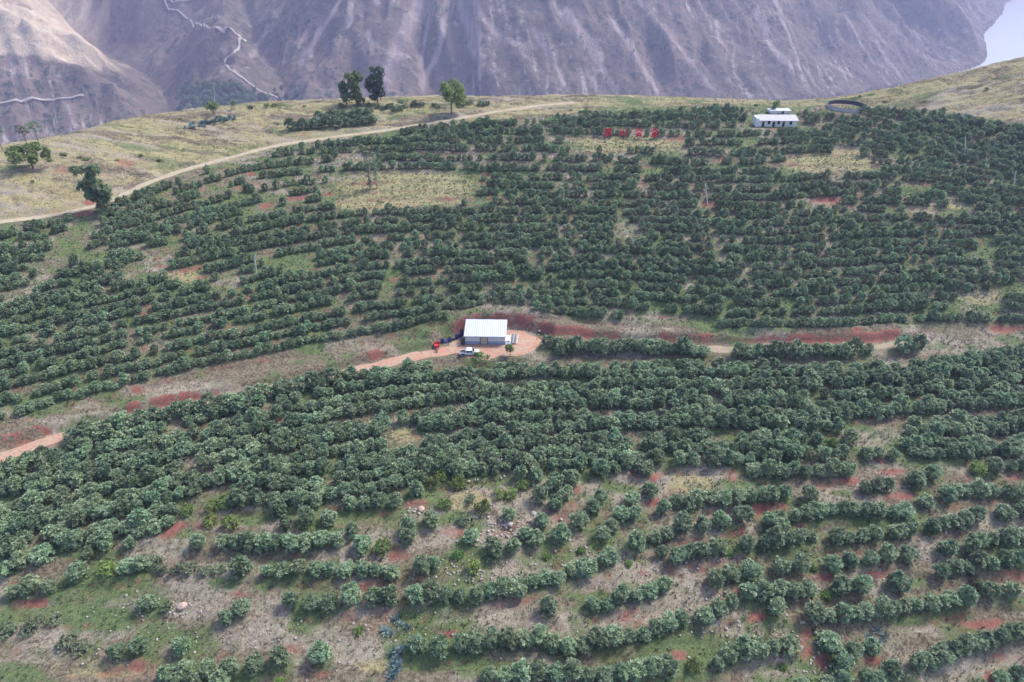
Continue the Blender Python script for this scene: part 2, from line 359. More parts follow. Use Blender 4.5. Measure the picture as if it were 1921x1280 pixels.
for k in range(10):
    f_ = (k / 9.1) ** 1.1; gxs = np.arange(-140, 2060, 30.0)
    gys = np.interp(gxs, [a[0] for a in GA], [a[1] for a in GA]) * (1 - f_) + np.interp(gxs, [a[0] for a in MANL], [a[1] for a in MANL]) * f_ + (fbm(gxs / 170, gxs * 0 + k * 5.3, 33, 3) - .5) * 24
    lower.append(hit(gxs, gys + 9)[:, :2])
SC = 2.977
def K(ox, oy, s): return [[(ox + x / SC, oy + y / SC) for x, y in seg] for seg in s]
MAN = K(1280, 850, [[(400, 90), (620, 90)], [(670, 95), (920, 85)], [(30, 290)], [(90, 250), (290, 240), (570, 220)], [(210, 370), (330, 345)], [(490, 370), (640, 330), (860, 310), (1240, 320)], [(560, 400), (640, 380)],
    [(450, 490), (680, 460), (960, 460), (1260, 420)], [(350, 500)], [(190, 520)], [(20, 550), (100, 540)], [(830, 610)], [(920, 590), (1050, 580)], [(1130, 570), (1260, 570)], [(540, 630), (650, 620)],
    [(180, 700), (270, 660), (370, 640)], [(360, 770), (480, 760), (580, 760), (690, 740)], [(510, 860)], [(880, 740)], [(980, 740)], [(1190, 720)], [(730, 900), (960, 880), (1160, 860), (1290, 840), (1440, 820), (1570, 790)],
    [(1700, 760)], [(1820, 760)], [(700, 230)], [(1010, 190), (1140, 170)], [(1290, 130), (1380, 100)], [(1640, 60), (1730, 70)], [(1830, 60), (1900, 50)], [(1350, 260)], [(1460, 220), (1540, 200), (1700, 190), (1880, 220)],
    [(1790, 330), (1900, 310)], [(1380, 400), (1480, 370), (1630, 340)], [(1470, 530)], [(1570, 500), (1700, 480), (1940, 440)], [(1430, 650), (1560, 620), (1700, 600), (1940, 580)], [(20, 930), (130, 900), (270, 820)],
    [(30, 1210), (180, 1160), (320, 1090), (470, 1070), (580, 1060)], [(810, 1050)], [(880, 1160)], [(940, 1100)], [(1050, 1060)], [(1020, 1260), (1120, 1230), (1260, 1180), (1380, 1120), (1500, 1090), (1620, 1050), (1740, 1020), (1830, 990), (1960, 960)],
    [(1780, 1250), (1940, 1225)], [(650, 1275), (800, 1275)], [(20, 400), (110, 390)], [(600, 1290), (900, 1300)]])
MAN += K(640, 850, [[(0, 60), (200, 60), (380, 50), (540, 70), (740, 60)], [(960, 30), (1080, 60)], [(1080, 110)], [(1180, 170)], [(1110, 230)], [(1280, 130)], [(1330, 60)], [(1450, 80), (1590, 50)], [(1690, 70)], [(430, 200)], [(390, 130)],
    [(50, 270), (180, 250), (300, 260)], [(90, 190)], [(500, 360)], [(380, 400)], [(940, 330)], [(60, 430), (130, 500)], [(290, 490), (370, 470)], [(40, 640), (160, 640), (280, 660)], [(460, 620), (530, 600)], [(720, 455)], [(850, 520)], [(960, 510)],
    [(1090, 470)], [(1030, 440)], [(1120, 370)], [(1220, 450)], [(1330, 370)], [(1440, 230)], [(1500, 400)], [(1460, 440)], [(1400, 300)], [(1560, 330)], [(1640, 330)], [(1640, 480), (1740, 450)], [(1620, 240)], [(1720, 200)], [(1800, 300), (1880, 260)],
    [(1820, 440), (1900, 400)], [(1790, 540), (1880, 580)], [(60, 790)], [(180, 790), (280, 790), (400, 780), (520, 770), (630, 790), (740, 780), (870, 740), (970, 740), (1090, 700), (1200, 680), (1300, 640), (1400, 620), (1500, 580)],
    [(1160, 850)], [(1390, 820), (1500, 820), (1620, 780), (1710, 770), (1800, 720)], [(420, 1050)], [(550, 1070)], [(670, 1060), (780, 1040), (900, 1040), (1080, 1030), (1180, 1060), (1280, 1080), (1400, 1050), (1520, 1010), (1640, 1010), (1730, 980), (1840, 940), (1900, 930)],
    [(830, 1220), (1080, 1210), (1220, 1220), (1420, 1230), (1580, 1220), (1720, 1190), (1900, 1160)], [(1040, 20), (1260, 40)], [(1200, 260), (1260, 220)], [(1000, 110)]])
MAN += K(0, 850, [[(400, 500), (500, 540)], [(600, 500), (740, 480)], [(40, 640), (200, 580)], [(100, 750), (280, 730), (380, 700), (480, 650), (700, 630), (800, 610)], [(1120, 490)], [(1250, 490), (1380, 500), (1560, 490), (1740, 490), (1880, 480)],
    [(1360, 630)], [(1500, 640), (1720, 630), (1840, 640)], [(830, 830)], [(1270, 890), (1370, 850)], [(1640, 810), (1760, 820), (1850, 810)], [(500, 1080)], [(660, 1100)], [(790, 1070)], [(1020, 1070)],
    [(920, 1230), (1040, 1220)], [(1170, 1200)], [(1290, 1190)], [(1430, 1170)], [(1570, 1140)], [(1800, 1110)], [(1560, 300), (1600, 380)], [(1720, 350)], [(1840, 350)], [(60, 480), (170, 450)], [(350, 440), (460, 470)], [(250, 560)], [(870, 330), (1000, 310)], [(1450, 250), (1600, 240), (1760, 250)],
    [(900, 1285), (1250, 1275)]])
trees = []   # x, y, radius, manual?
row_lines = []
for seg in MAN:
    h = hit([p[0] for p in seg], [p[1] + 13 for p in seg])
    if len(seg) == 1:
        trees.append((h[0, 0], h[0, 1], RNG.uniform(1.5, 1.95), 1)); row_lines.append(np.array([[h[0, 0] - 1.6, h[0, 1]], [h[0, 0] + 1.6, h[0, 1]]]))
    else:
        q = resample(h, 2.55)
        for x, y, z in q: trees.append((x + RNG.normal(0, .18), y + RNG.normal(0, .22), RNG.uniform(1.35, 1.9), 1))
        row_lines.append(q[:, :2])
RP = [(r, dist_poly) for r in (ROAD_L, ROAD_R, TRACK)]
for which, rs in ((0, upper), (1, lower)):
    for pl in rs:
        if len(pl) < 4: continue
        row_lines.append(pl); q = resample(pl, 2.0 if which == 0 else 2.7); q = q + RNG.normal(0, 1, q.shape) * [.2, .13 if which == 0 else .28]
        z = interp_grid(ZB, q[:, 0], q[:, 1]); px, py, dd = proj(q[:, 0], q[:, 1], z + 1.6)
        ok = (py > np.interp(px, [b[0] for b in BOUND], [b[1] for b in BOUND]) + RNG.normal(0, 2, px.shape)) & (py < np.interp(px, [b[0] for b in MANL], [b[1] for b in MANL]) + 6) & (px > -120) & (px < 2040)
        gpx, gpy, _ = proj(q[:, 0], q[:, 1], z)
        for bpoly in BARE: ok &= ~in_poly(px, py, bpoly)
        ok &= noise(q[:, 0] / 7, q[:, 1] / 7, 5) > (.11 if which == 0 else .08)
        leftgap = (px < 620) & (py < 640) & (noise(q[:, 0] / 9, q[:, 1] / 6, 15) < .2); ok &= ~leftgap
        for r in (ROAD_L, ROAD_R, TRACK):
            d, _, sg = dist_poly(r, q[:, 0], q[:, 1]); ok &= d > (3.4 if r is TRACK else 2.9)
            if r is not TRACK: ok &= ~((sg > 0) & (d < 4.0))
        ok &= RNG.random(len(q)) > .03
        big = 1.18 if which == 1 else 1.0
        for (x, y), o in zip(q, ok):
            if o: trees.append((x, y, (RNG.uniform(1.4, 1.95) if which else RNG.uniform(1.0, 1.45)), 0))
for pp in [[(545, 242), (580, 238), (640, 236), (700, 230)], [(600, 228), (650, 222), (690, 220)], [(1330, 213), (1390, 207)], [(1050, 665), (1080, 660)], [(1030, 650), (1100, 655), (1180, 660), (1250, 660), (1300, 664)],
           [(1380, 668), (1460, 668), (1540, 666), (1600, 666)], [(1625, 662)], [(1690, 660), (1720, 655)]]:
    h = hit([p[0] for p in pp], [p[1] + 2 for p in pp]); q = resample(h, 2.4) if len(pp) > 1 else h
    for x, y, z in q: trees.append((x, y, RNG.uniform(1.7, 2.2), 0))
E_ = lambda x, y: (640 + x / SC, 850 + y / SC); D_ = lambda x, y: (x / SC, 850 + y / SC); F_ = lambda x, y: (1280 + x / SC, 850 + y / SC)
YB = [E_(520, 150), E_(660, 160), E_(580, 280), E_(790, 300), E_(230, 520), E_(950, 220), E_(1010, 170), E_(740, 630), E_(890, 220), D_(1190, 290), D_(1180, 380), D_(1290, 380), D_(1260, 270), D_(1050, 310), D_(600, 640), F_(1640, 80), F_(60, 1180), (1560, 830), (830, 890)]
PB = [D_(200, 940), D_(150, 990), D_(930, 860), D_(380, 1060), D_(1060, 640), D_(1150, 650), D_(980, 650), D_(40, 980), D_(860, 600), D_(1230, 640), D_(300, 920), E_(700, 370), E_(720, 250), F_(1640, 720), F_(1240, 1250), D_(460, 1070), D_(900, 640)]
GB = [E_(1340, 535), E_(1140, 570), E_(1600, 610), F_(570, 1190), F_(250, 560), D_(1560, 1265), E_(650, 560), E_(100, 990), F_(720, 640), F_(800, 790)]
for rd_, spans in ((ROAD_L, [(135, 655)]), (ROAD_R, [(1045, 1320), (1385, 1610), (1690, 1730)])):
    pl_ = resample(rd_, 2.35); tg = np.gradient(pl_[:, :2], axis=0); tg /= np.linalg.norm(tg, axis=1)[:, None]
    ppx, _, _ = proj(pl_[:, 0], pl_[:, 1], pl_[:, 2])
    for (x, y, z), t_, xx in zip(pl_, tg, ppx):
        if any(a <= xx <= b_ for a, b_ in spans) and RNG.random() > .05: o_f = RNG.uniform(2.3, 2.9); trees.append((x + t_[1] * o_f, y - t_[0] * o_f, RNG.uniform(1.75, 2.25), 0))
for k in range(60):      # odd trees between the upper rows
    q = hit(RNG.uniform(400, 1921), RNG.uniform(240, 600))[0]; a_, b_, _ = proj(q[0], q[1], q[2] + 1.6)
    if not any(in_poly(np.array([float(a_)]), np.array([float(b_)]), bp)[0] for bp in BARE) and b_ > np.interp(a_, [v[0] for v in BOUND], [v[1] for v in BOUND]) + 4: trees.append((q[0], q[1], RNG.uniform(.8, 1.35), 0))
T = np.array(trees)
for lst, dy, rr_ in ((YB, 8, 2.3), (PB, 6, 2.1), (GB, 4, 1.9)):
    for q in hit([p[0] for p in lst], [p[1] + dy for p in lst]): T = T[np.hypot(T[:, 0] - q[0], T[:, 1] - q[1]) > rr_]
for q in (H(1588, 203), H(1456, 238)): T = T[np.hypot(T[:, 0] - q.x, (T[:, 1] - q.y) * (1 if q.x > 140 else 1.5)) > 10.2]
# thin out clashes
keep = np.ones(len(T), bool); order = np.argsort(-T[:, 3])
acc = []; cell = {}
for i in order:
    x, y, r, m_ = T[i]; c = (int(x // 3), int(y // 3)); bad = False
    for a in (-1, 0, 1):
        for b_ in (-1, 0, 1):
            for j in cell.get((c[0] + a, c[1] + b_), ()):
                if (T[j, 0] - x) ** 2 + (T[j, 1] - y) ** 2 < (2.2 if m_ else (2.3 if r > 1.9 else 1.6)) ** 2: bad = True
    if bad: keep[i] = False
    else: cell.setdefault(c, []).append(i)
T = T[keep]

# ---- final ground heights: terraces, roads, yard, roughness
Z = ZB.copy(); dense = (GX > -238) & (GX < 250) & (GY > 40) & (GY < 335)
dr = np.full(GX.shape, 99.0)
for pl in row_lines:
    pl = pl[np.argsort(pl[:, 0])]
    if len(pl) < 2 or np.ptp(pl[:, 0]) < .5: continue
    i0, i1 = np.searchsorted(gx, pl[0, 0] - .5), np.searchsorted(gx, pl[-1, 0] + .5)
    yr = np.interp(gx[i0:i1], pl[:, 0], pl[:, 1])
    sl = np.gradient(yr, gx[i0:i1]) if i1 - i0 > 2 else 0
    d = (GY[:, i0:i1] - yr[None, :]) / np.sqrt(1 + np.square(sl))
    cur = dr[:, i0:i1]; dr[:, i0:i1] = np.where(np.abs(d) < np.abs(cur), d, cur)
def terr(d): return np.interp(d, [-5, -3.6, -2.9, -1.5, .6, 2.6, 4.2, 5.2], [0, -.16, -.52, .30, .22, -.22, .04, 0])
px_, py_, dd_ = proj(GX, GY, ZB)
orch = dense & (py_ > np.interp(px_, [b[0] for b in BOUND], [b[1] for b in BOUND]) - 4)
amp = np.where(orch, .6 + .8 * fbm(GX / 15, GY / 15, 3, 2), 0)
TT = terr(dr + (fbm(GX / 4, GY / 4, 8, 2) - .5) * 1.4) * amp
Z = Z + TT
Z = Z + np.where(dense, (fbm(GX / 7, GY / 7, 21, 3) - .5) * .7 + (fbm(GX / 1.6, GY / 1.6, 31, 3) - .5) * .42, 0)
crest_g = dense & ~orch
rid = np.abs(fbm(GX / 22 , GY / 6, 44, 3) - .5); Z = Z + np.where(crest_g, (fbm(GX / 9, GY / 2.5, 41, 3) - .5) * 1.3 - .9 * np.exp(-(rid / .03) ** 2), 0)
bank = np.zeros(GX.shape); onroad = np.zeros(GX.shape)
for rd, hw, bk in ((ROAD_L, 2.6, 1.1), (ROAD_R, 2.6, 1.3), (TRACK, 2.3, .35)):
    d, zz, sg = dist_poly(rd, GX, GY); f = 1 - sstep(hw, hw + 1.2, d); Z = Z * (1 - f) + (zz - .10) * f
    up = (sg > 0); bb = np.where(up, sstep(hw + .3, hw + 1.5, d) * (1 - sstep(hw + 2.6, hw + 6.5, d)), 0); vary = sstep(.46, .62, fbm(GX / 14, GY / 14, 61, 3)) if rd is not ROAD_R else sstep(.30, .48, fbm(GX / 11, GY / 11, 62, 3)); Z = Z + bk * bb * (.5 + .5 * vary) * dense
    bank = np.maximum(bank, np.where(up & (d > hw) & (d < hw + 1.9), vary if bk > .5 else .15, 0)); onroad = np.maximum(onroad, f)
YC = (-4.6, 156.6)
yard_d = np.hypot((GX - YC[0]) / 13.8, (GY - YC[1] - .06 * (GX - YC[0])) / 7.3) + (fbm(GX / 4, GY / 4, 70, 3) - .5) * .3
fy = 1 - sstep(1.02, 1.30, yard_d); Z = Z * (1 - fy) + (-.05) * fy
yb = np.where(GY > YC[1], sstep(1.04, 1.2, yard_d) * (1 - sstep(1.5, 2.0, yard_d)), 0); Z = Z + 1.5 * yb
bank = np.maximum(bank, np.where((GY > YC[1] + 2), sstep(1.0, 1.08, yard_d) * (1 - sstep(1.2, 1.36, yard_d)) * (GX > -16), 0))
Z = Z + bank * (np.abs(fbm(GX / 2.2, GY / 2.2, 64, 3) - .5) * -.9 + .1) * dense
def flat(px, py, rx, ry, dz=0):
    global Z
    c = H(px, py); d = np.hypot((GX - c.x) / rx, (GY - c.y) / ry); f = 1 - sstep(1, 1.35, d); Z = Z * (1 - f) + (c.z + dz) * f; return Vector((c.x, c.y, c.z + dz))
TANK = flat(1588, 203, 10.5, 10.5); BLD = flat(1456, 238, 12.5, 5.2); WHT = flat(1464, 214, 8, 4)
ZF = Z
def G(x, y): return float(interp_grid(ZF, x, y))
def HG(px, py): return H(px, py, ZF)

# ---- ground cover weights
pxg, pyg, _ = proj(GX, GY, ZF)
red = .10 + .24 * sstep(.52, .75, fbm(GX / 11, GY / 5, 81, 3)); grn = .28 + .40 * sstep(.42, .70, fbm(GX / 9, GY / 7, 82, 3)); dry = .30 + .5 * sstep(.42, .66, fbm(GX / 14, GY / 7, 83, 3)); yel = np.zeros(GX.shape) + .05
red += np.where(orch, .26 * np.exp(-((dr + 2.2) / .9) ** 2) * (fbm(GX / 8, GY / 8, 84, 2) > .44), 0)
grn += np.where(orch, .22 * np.exp(-(dr / 2.0) ** 2), 0)
def patch(lst, arr, amt):
    for a, b_, rx, ry in lst:
        d = np.hypot((pxg - a) / (rx * 1.25), (pyg - b_) / (ry * 1.35)); arr += np.where(dense, amt * (1 - sstep(.5, 1.15, d)), 0)
patch([(60, 832, 55, 9), (205, 790, 15, 5), (300, 757, 18, 5), (265, 590, 15, 6), (350, 740, 14, 6), (888, 752, 20, 6), (1375, 890, 14, 12), (1195, 890, 12, 10), (1228, 894, 16, 7), (1228, 942, 16, 7), (1590, 902, 26, 8), (1650, 860, 14, 10), (1665, 886, 24, 6), (1690, 930, 26, 7),
       (1420, 955, 20, 8), (1500, 985, 16, 5), (1575, 1041, 32, 8), (1655, 1078, 34, 8), (1555, 1084, 22, 7), (1640, 1240, 22, 8), (1850, 1172, 46, 8), (1860, 1270, 14, 12), (416, 1233, 15, 10), (551, 1217, 22, 10), (840, 1190, 28, 8), (1208, 1075, 16, 6), (74, 1132, 25, 6),
       (320, 985, 30, 9), (450, 1115, 18, 6), (1320, 1150, 20, 16), (1420, 1160, 20, 10), (1510, 1210, 18, 22), (1545, 1245, 16, 16), (1900, 780, 12, 8), (1900, 895, 16, 10), (1500, 640, 150, 6), (1680, 632, 40, 6), (1880, 622, 30, 6), (960, 600, 50, 12), (30, 1100, 20, 8), (1270, 1230, 20, 10), (850, 1000, 25, 10), (140, 960, 8, 14), (88, 1010, 12, 12), (1325, 800, 20, 6), (860, 850, 30, 5)], red, .5)
patch([(130, 320, 40, 9), (235, 308, 18, 8), (120, 400, 60, 8), (170, 380, 20, 6), (560, 250, 25, 5), (1545, 378, 26, 9), (500, 386, 18, 6), (1330, 385, 14, 6), (1280, 640, 60, 5)], red, .42)
patch([(340, 1002, 45, 8), (470, 974, 30, 12), (598, 993, 45, 10), (420, 1095, 30, 11), (188, 1160, 60, 14), (30, 1262, 45, 18), (915, 900, 45, 14), (840, 975, 30, 8), (1164, 917, 32, 8), (1579, 925, 22, 6), (1370, 1027, 20, 11), (1522, 1065, 20, 12), (1549, 1118, 20, 10), (1720, 1092, 22, 8), (1706, 1164, 45, 9), (1911, 1135, 22, 12),
       (888, 1253, 34, 18), (620, 752, 40, 8), (1530, 742, 16, 7), (1616, 848, 32, 8), (730, 700, 60, 8), (300, 450, 40, 8), (550, 478, 30, 6), (250, 545, 30, 8), (1340, 640, 40, 5), (1130, 1120, 30, 10), (770, 1160, 40, 12), (160, 1090, 30, 8)], grn, .45)
patch([(760, 350, 130, 22), (1180, 270, 90, 12), (690, 385, 60, 8), (1560, 300, 60, 12)], grn, .30)
patch([(520, 1195, 120, 26), (700, 1225, 80, 25), (900, 1152, 120, 22), (990, 1062, 80, 14), (1090, 1165, 90, 15), (1400, 1175, 60, 20), (1460, 1255, 70, 30), (1850, 1242, 70, 26), (1750, 1030, 50, 20), (1250, 1085, 60, 20), (1330, 905, 60, 20), (120, 760, 60, 10), (380, 730, 80, 12), (200, 780, 60, 8), (1850, 565, 50, 18), (1765, 390, 70, 12), (1800, 1180, 100, 14)], dry, .55)
patch([(760, 355, 140, 34), (1180, 272, 110, 16), (1560, 302, 95, 24), (345, 517, 34, 12), (760, 818, 30, 12), (1300, 908, 50, 16), (690, 385, 60, 10), (200, 1255, 80, 18), (700, 1250, 40, 14), (1840, 560, 40, 12), (1760, 388, 60, 8), (880, 940, 50, 18)], yel, .6)
yel = np.where(crest_g, np.maximum(yel, .36 + .5 * fbm(GX / 11, GY / 5, 91, 3)), yel)
grn = np.where(crest_g, .10 + .62 * sstep(.45, .68, fbm(GX / 24, GY / 9, 92, 4)), grn); dry = np.where(crest_g, .18 + .8 * sstep(.4, .65, fbm(GX / 20, GY / 6, 93, 4)), dry); yel = np.where(crest_g, yel - .34 * sstep(.48, .66, fbm(GX / 17, GY / 4, 95, 4)), yel); red = np.where(crest_g, np.minimum(red, .75) - .10, red)
bank = bank * (.35 + .75 * sstep(.35, .6, fbm(GX / 3.5, GY / 2.5, 66, 3))); red = np.maximum(red, bank * .85); grn *= 1 - .8 * bank; yel *= 1 - bank
nx_, ny_ = len(gx), len(gy)
idx = np.arange(nx_ * ny_).reshape(ny_, nx_)
Fq = np.stack([idx[:-1, :-1], idx[:-1, 1:], idx[1:, 1:], idx[1:, :-1]], -1).reshape(-1, 4)
me = np_mesh('ground', np.stack([GX, GY, ZF], -1).reshape(-1, 3), Fq, M['ground'], True)
vcol(me, 'cov', np.clip(np.stack([red, grn, dry, yel], -1).reshape(-1, 4), 0, 1.2))
ground = link(bpy.data.objects.new('ground', me)); ground['kind'] = 'structure'

def ribbon(name, pl, hw, mat, lift, cross=5, zf=None, rag=.35):
    pl = resample(pl, 1.2 if zf is None else 6); t = np.gradient(pl[:, :2], axis=0); t /= np.linalg.norm(t, axis=1)[:, None]; nrm = np.stack([-t[:, 1], t[:, 0]], -1)
    V = []; s = np.arange(len(pl))
    wl = hw + (noise(s / 3.0, s * 0, 5) - .5) * 2 * rag * hw * .5; wr = hw + (noise(s / 3.0, s * 0 + 9, 6) - .5) * 2 * rag * hw * .5
    for k in range(cross):
        u = k / (cross - 1) * 2 - 1; off = np.where(u < 0, u * wl, u * wr); xy = pl[:, :2] + nrm * off[:, None]
        zz = pl[:, 2] + lift - .05 * abs(u) ** 3 if zf is None else zf(xy[:, 0], xy[:, 1]) + lift
        V.append(np.c_[xy, zz])
    V = np.stack(V, 1); m_, c_ = V.shape[:2]; id_ = np.arange(m_ * c_).reshape(m_, c_)
    Fq = np.stack([id_[:-1, :-1], id_[1:, :-1], id_[1:, 1:], id_[:-1, 1:]], -1).reshape(-1, 4)[:, ::-1]
    o = link(bpy.data.objects.new(name, np_mesh(name, V.reshape(-1, 3), Fq, mat, True))); o['kind'] = 'structure'; return o
ribbon('dirt_road', ROAD_L, 1.9, M['dirt'], 0.0, rag=.6); ribbon('dirt_road', ROAD_R, 1.4, M['dirt2'], 0.0, rag=.8); ribbon('hill_track', TRACK, 1.5, M['track'], 0.0, rag=.6)
V = [(YC[0], YC[1], .05)]; ring = 72; Fy = []
for k in range(ring):
    a = 2 * math.pi * k / ring; rr = .82 + .2 * float(noise(k / 4.0, 3.0, 4)); x = math.cos(a) * 13.8 * rr; V.append((YC[0] + x, YC[1] + .06 * x + math.sin(a) * 7.3 * rr, .03)); Fy.append((0, k + 1, (k + 1) % ring + 1))
for k in range(ring):
    x, y, z = V[k + 1]; V.append((YC[0] + (x - YC[0]) * 1.07, YC[1] + (y - YC[1]) * 1.1, -.25))
Fy += [(k + 1, ring + k + 1, ring + (k + 1) % ring + 1) for k in range(ring)] + [(k + 1, ring + (k + 1) % ring + 1, (k + 1) % ring + 1) for k in range(ring)]
o = link(bpy.data.objects.new('yard', np_mesh('yard', np.array(V), np.array(Fy), M['dirt']))); o['kind'] = 'structure'

# ------------------------------------------------------------------ far mountain and river
RIV = -350.0
foot = [(-4200, 900, RIV), (-2600, 1050, RIV), (-1600, 1180, RIV), (-1150, 1330, RIV), (-800, 1540, RIV), (-560, 1620, RIV), (0, 1640, RIV), (500, 1720, RIV), (1000, 1960, RIV), (1133, 2046, RIV), (1495, 2303, RIV), (1623, 2478, RIV), (1844, 2910, RIV), (2157, 3313, RIV), (2540, 3900, RIV), (3600, 5200, RIV), (5200, 6500, RIV)]
side = [(-800, 1620, -347), (-900, 1820, -340), (-1060, 2060, -322), (-1330, 2290, -295), (-1750, 2480, -250), (-2300, 2750, -150), (-3000, 3100, 0)]
side2 = [(-560, 1620, -348), (-640, 1900, -290), (-760, 2150, -190), (-860, 2450, -60), (-980, 2900, 120)]
def channel(pl, X, Y, sl):
    best = np.full(X.shape, 1e9); S = np.zeros(X.shape); Dd = np.zeros(X.shape); s0 = 0; pl = np.array(pl, float)
    for a, b_ in zip(pl[:-1], pl[1:]):
        d = b_[:2] - a[:2]; L = math.hypot(*d); t = np.clip(((X - a[0]) * d[0] + (Y - a[1]) * d[1]) / L ** 2, 0, 1)
        r = np.hypot(X - a[0] - t * d[0], Y - a[1] - t * d[1]); h = a[2] + t * (b_[2] - a[2]) + sl * r; u = h < best
        best = np.where(u, h, best); S = np.where(u, s0 + t * L, S); Dd = np.where(u, r, Dd); s0 += L
    return best, S, Dd
def rd(pl):   # round the corners of a channel
    pl = np.array(pl, float)
    for k in range(2):
        q = [pl[0]]
        for a, b_ in zip(pl[:-1], pl[1:]): q += [a * .75 + b_ * .25, a * .25 + b_ * .75]
        pl = np.array(q + [pl[-1]])
    return pl
foot_r = rd(foot)
def mountain_h(X, Y, full=False):
    wx = X + (fbm(X / 300, Y / 300, 101, 3) - .5) * 120; wy = Y + (fbm(X / 300, Y / 300, 105, 3) - .5) * 120
    h1, s1, d1 = channel(foot_r, wx, wy, .66); h2, s2, d2 = channel(rd(side), wx, wy, .74); h3, s3, d3 = channel(rd(side2), wx, wy, .80)
    # which bank of the river
    h = np.minimum(np.minimum(h1, h2), h3); s = np.where(h == h1, s1, np.where(h == h2, s2 + 9000, s3 + 15000)); d = np.where(h == h1, d1, np.where(h == h2, d2, d3))
    num = 0; den = 0; g1 = g2 = None
    for hh, ss, dd in ((h1, s1, d1), (h2, s2 + 9000, d2), (h3, s3 + 15000, d3)):
        wgt = np.exp(-np.minimum((hh - h) / 28.0, 40)); fan = ss + .22 * dd + (fbm(ss / 500, dd / 900, 111, 2) - .5) * 90
        g1 = 1 - np.abs(2 * fbm(fan / 330, dd / 1500, 112, 3, .4) - 1); g2 = 1 - np.abs(2 * fbm(fan / 95, dd / 500, 113, 3) - 1)
        num = num + wgt * sstep(0, 160, dd) * ((g1 - .7) * 190 + (g2 - .7) * 52); den = den + wgt
    z = h + num / den + (fbm(X / 45, Y / 45, 114, 4) - .5) * 30 * sstep(0, 60, d) + (fbm(X / 14, Y / 14, 115, 2) - .5) * 6 * sstep(0, 60, d)
    if full: return z, s, d, g1, g2, h == h1
    return z
mx = np.concatenate([spaced([(-4200, -2000, 40), (-2000, -1300, 8), (-1300, 300, 5), (300, 2600, 7.5), (2600, 5200, 60)]), [5200]])
my = np.concatenate([spaced([(880, 1300, 20), (1300, 1500, 8), (1500, 2100, 6), (2100, 2700, 9), (2700, 3400, 14), (3400, 6400, 60)]), [6400]])
MX, MY = np.meshgrid(mx, my); MZ, MS, MD, g1, g2, isriv = mountain_h(MX, MY, True)
# the near side of the river stays under water
inside = np.zeros(MX.shape, bool)
fy_ = np.interp(MX, foot_r[:, 0], foot_r[:, 1]); MZ = np.where(MY < fy_ - 15, RIV - 25, np.where(MY < fy_, RIV - 8, MZ))
def mountain_mat():
    m = bpy.data.materials.new('mountain_rock'); t, N, L, b = nodes(m)
    g = N.new('ShaderNodeNewGeometry'); uv = N.new('ShaderNodeAttribute'); uv.attribute_name = 'flow'; cv = N.new('ShaderNodeAttribute'); cv.attribute_name = 'cov'
    def nz(vec, scale, detail=5, rough=.6, sx=None):
        n = N.new('ShaderNodeTexNoise'); n.inputs['Scale'].default_value = scale; n.inputs['Detail'].default_value = detail; n.inputs['Roughness'].default_value = rough
        if sx:
            v = N.new('ShaderNodeVectorMath'); v.operation = 'MULTIPLY'; v.inputs[1].default_value = sx; L.new(vec, v.inputs[0]); vec = v.outputs[0]
        L.new(vec, n.inputs['Vector']); return n.outputs['Fac']
    def ramp(f, a, b_):
        r = N.new('ShaderNodeMapRange'); r.interpolation_type = 'SMOOTHSTEP'; r.inputs['From Min'].default_value = a; r.inputs['From Max'].default_value = b_; L.new(f, r.inputs['Value']); return r.outputs[0]
    def mix(f, A, B):
        x = N.new('ShaderNodeMix'); x.data_type = 'RGBA'; L.new(f, x.inputs['Factor'])
        for s, v in (('A', A), ('B', B)):
            if isinstance(v, tuple): x.inputs[s].default_value = (*v, 1)
            else: L.new(v, x.inputs[s])
        return x.outputs['Result']
    def mul(a, b_):
        x = N.new('ShaderNodeMath'); x.operation = 'MULTIPLY'; L.new(a, x.inputs[0]); L.new(b_, x.inputs[1]); return x.outputs[0]
    sep = N.new('ShaderNodeSeparateColor'); L.new(cv.outputs['Color'], sep.inputs[0])
    pos = g.outputs['Position']
    streak = nz(uv.outputs['Vector'], 1, 5, .65, (.022, .0022, 0)); streak2 = nz(uv.outputs['Vector'], 1, 4, .6, (.085, .008, 0)); blot = nz(pos, .006, 6, .65); fine = nz(pos, .06, 6, .7)
    c = mix(ramp(blot, .35, .65), (.100, .072, .062), (.205, .155, .130))
    c = mix(ramp(fine, .42, .62), c, (.165, .145, .105))
    c = mix(mul(ramp(fine, .50, .58), ramp(blot, .42, .55)), c, (.055, .062, .042))
    c = mix(mul(ramp(nz(pos, .035, 6, .75), .55, .64), ramp(blot, .55, .42)), c, (.33, .28, .265))
    c = mix(mul(mul(ramp(streak2, .53, .66), sep.outputs[0]), ramp(fine, .38, .6)), c, (.40, .345, .32))
    c = mix(mul(mul(ramp(streak, .55, .64), sep.outputs[0]), ramp(fine, .36, .56)), c, (.36, .31, .29))
    c = mix(mul(ramp(blot, .5, .38), ramp(fine, .6, .42)), c, (.09, .085, .065))
    c = mix(sep.outputs[1], c, mix(ramp(fine, .35, .65), (.46, .36, .25), (.60, .49, .36)))  # tan dry grass, with sunlight on the spur put into its colour
    c = mix(sep.outputs[2], c, mix(ramp(streak2, .4, .6), (.30, .235, .215), (.42, .345, .32)))
    c = mix(cv.outputs['Alpha'], c, (.62, .56, .50))
    L.new(c, b.inputs['Base Color']); b.inputs['Roughness'].default_value = 1; b.inputs['Specular IOR Level'].default_value = .1
    bp = N.new('ShaderNodeBump'); bp.inputs['Strength'].default_value = .9; bp.inputs['Distance'].default_value = 7; L.new(fine, bp.inputs['Height']); L.new(bp.outputs[0], b.inputs['Normal'])
    return m
M['mtn'] = mountain_mat()
mpx, mpy, _ = proj(MX, MY, MZ)
c_st = np.clip(.15 + 1.2 * sstep(.45, .62, fbm(MX / 260, MY / 260, 121, 3)) * isriv, 0, 1)
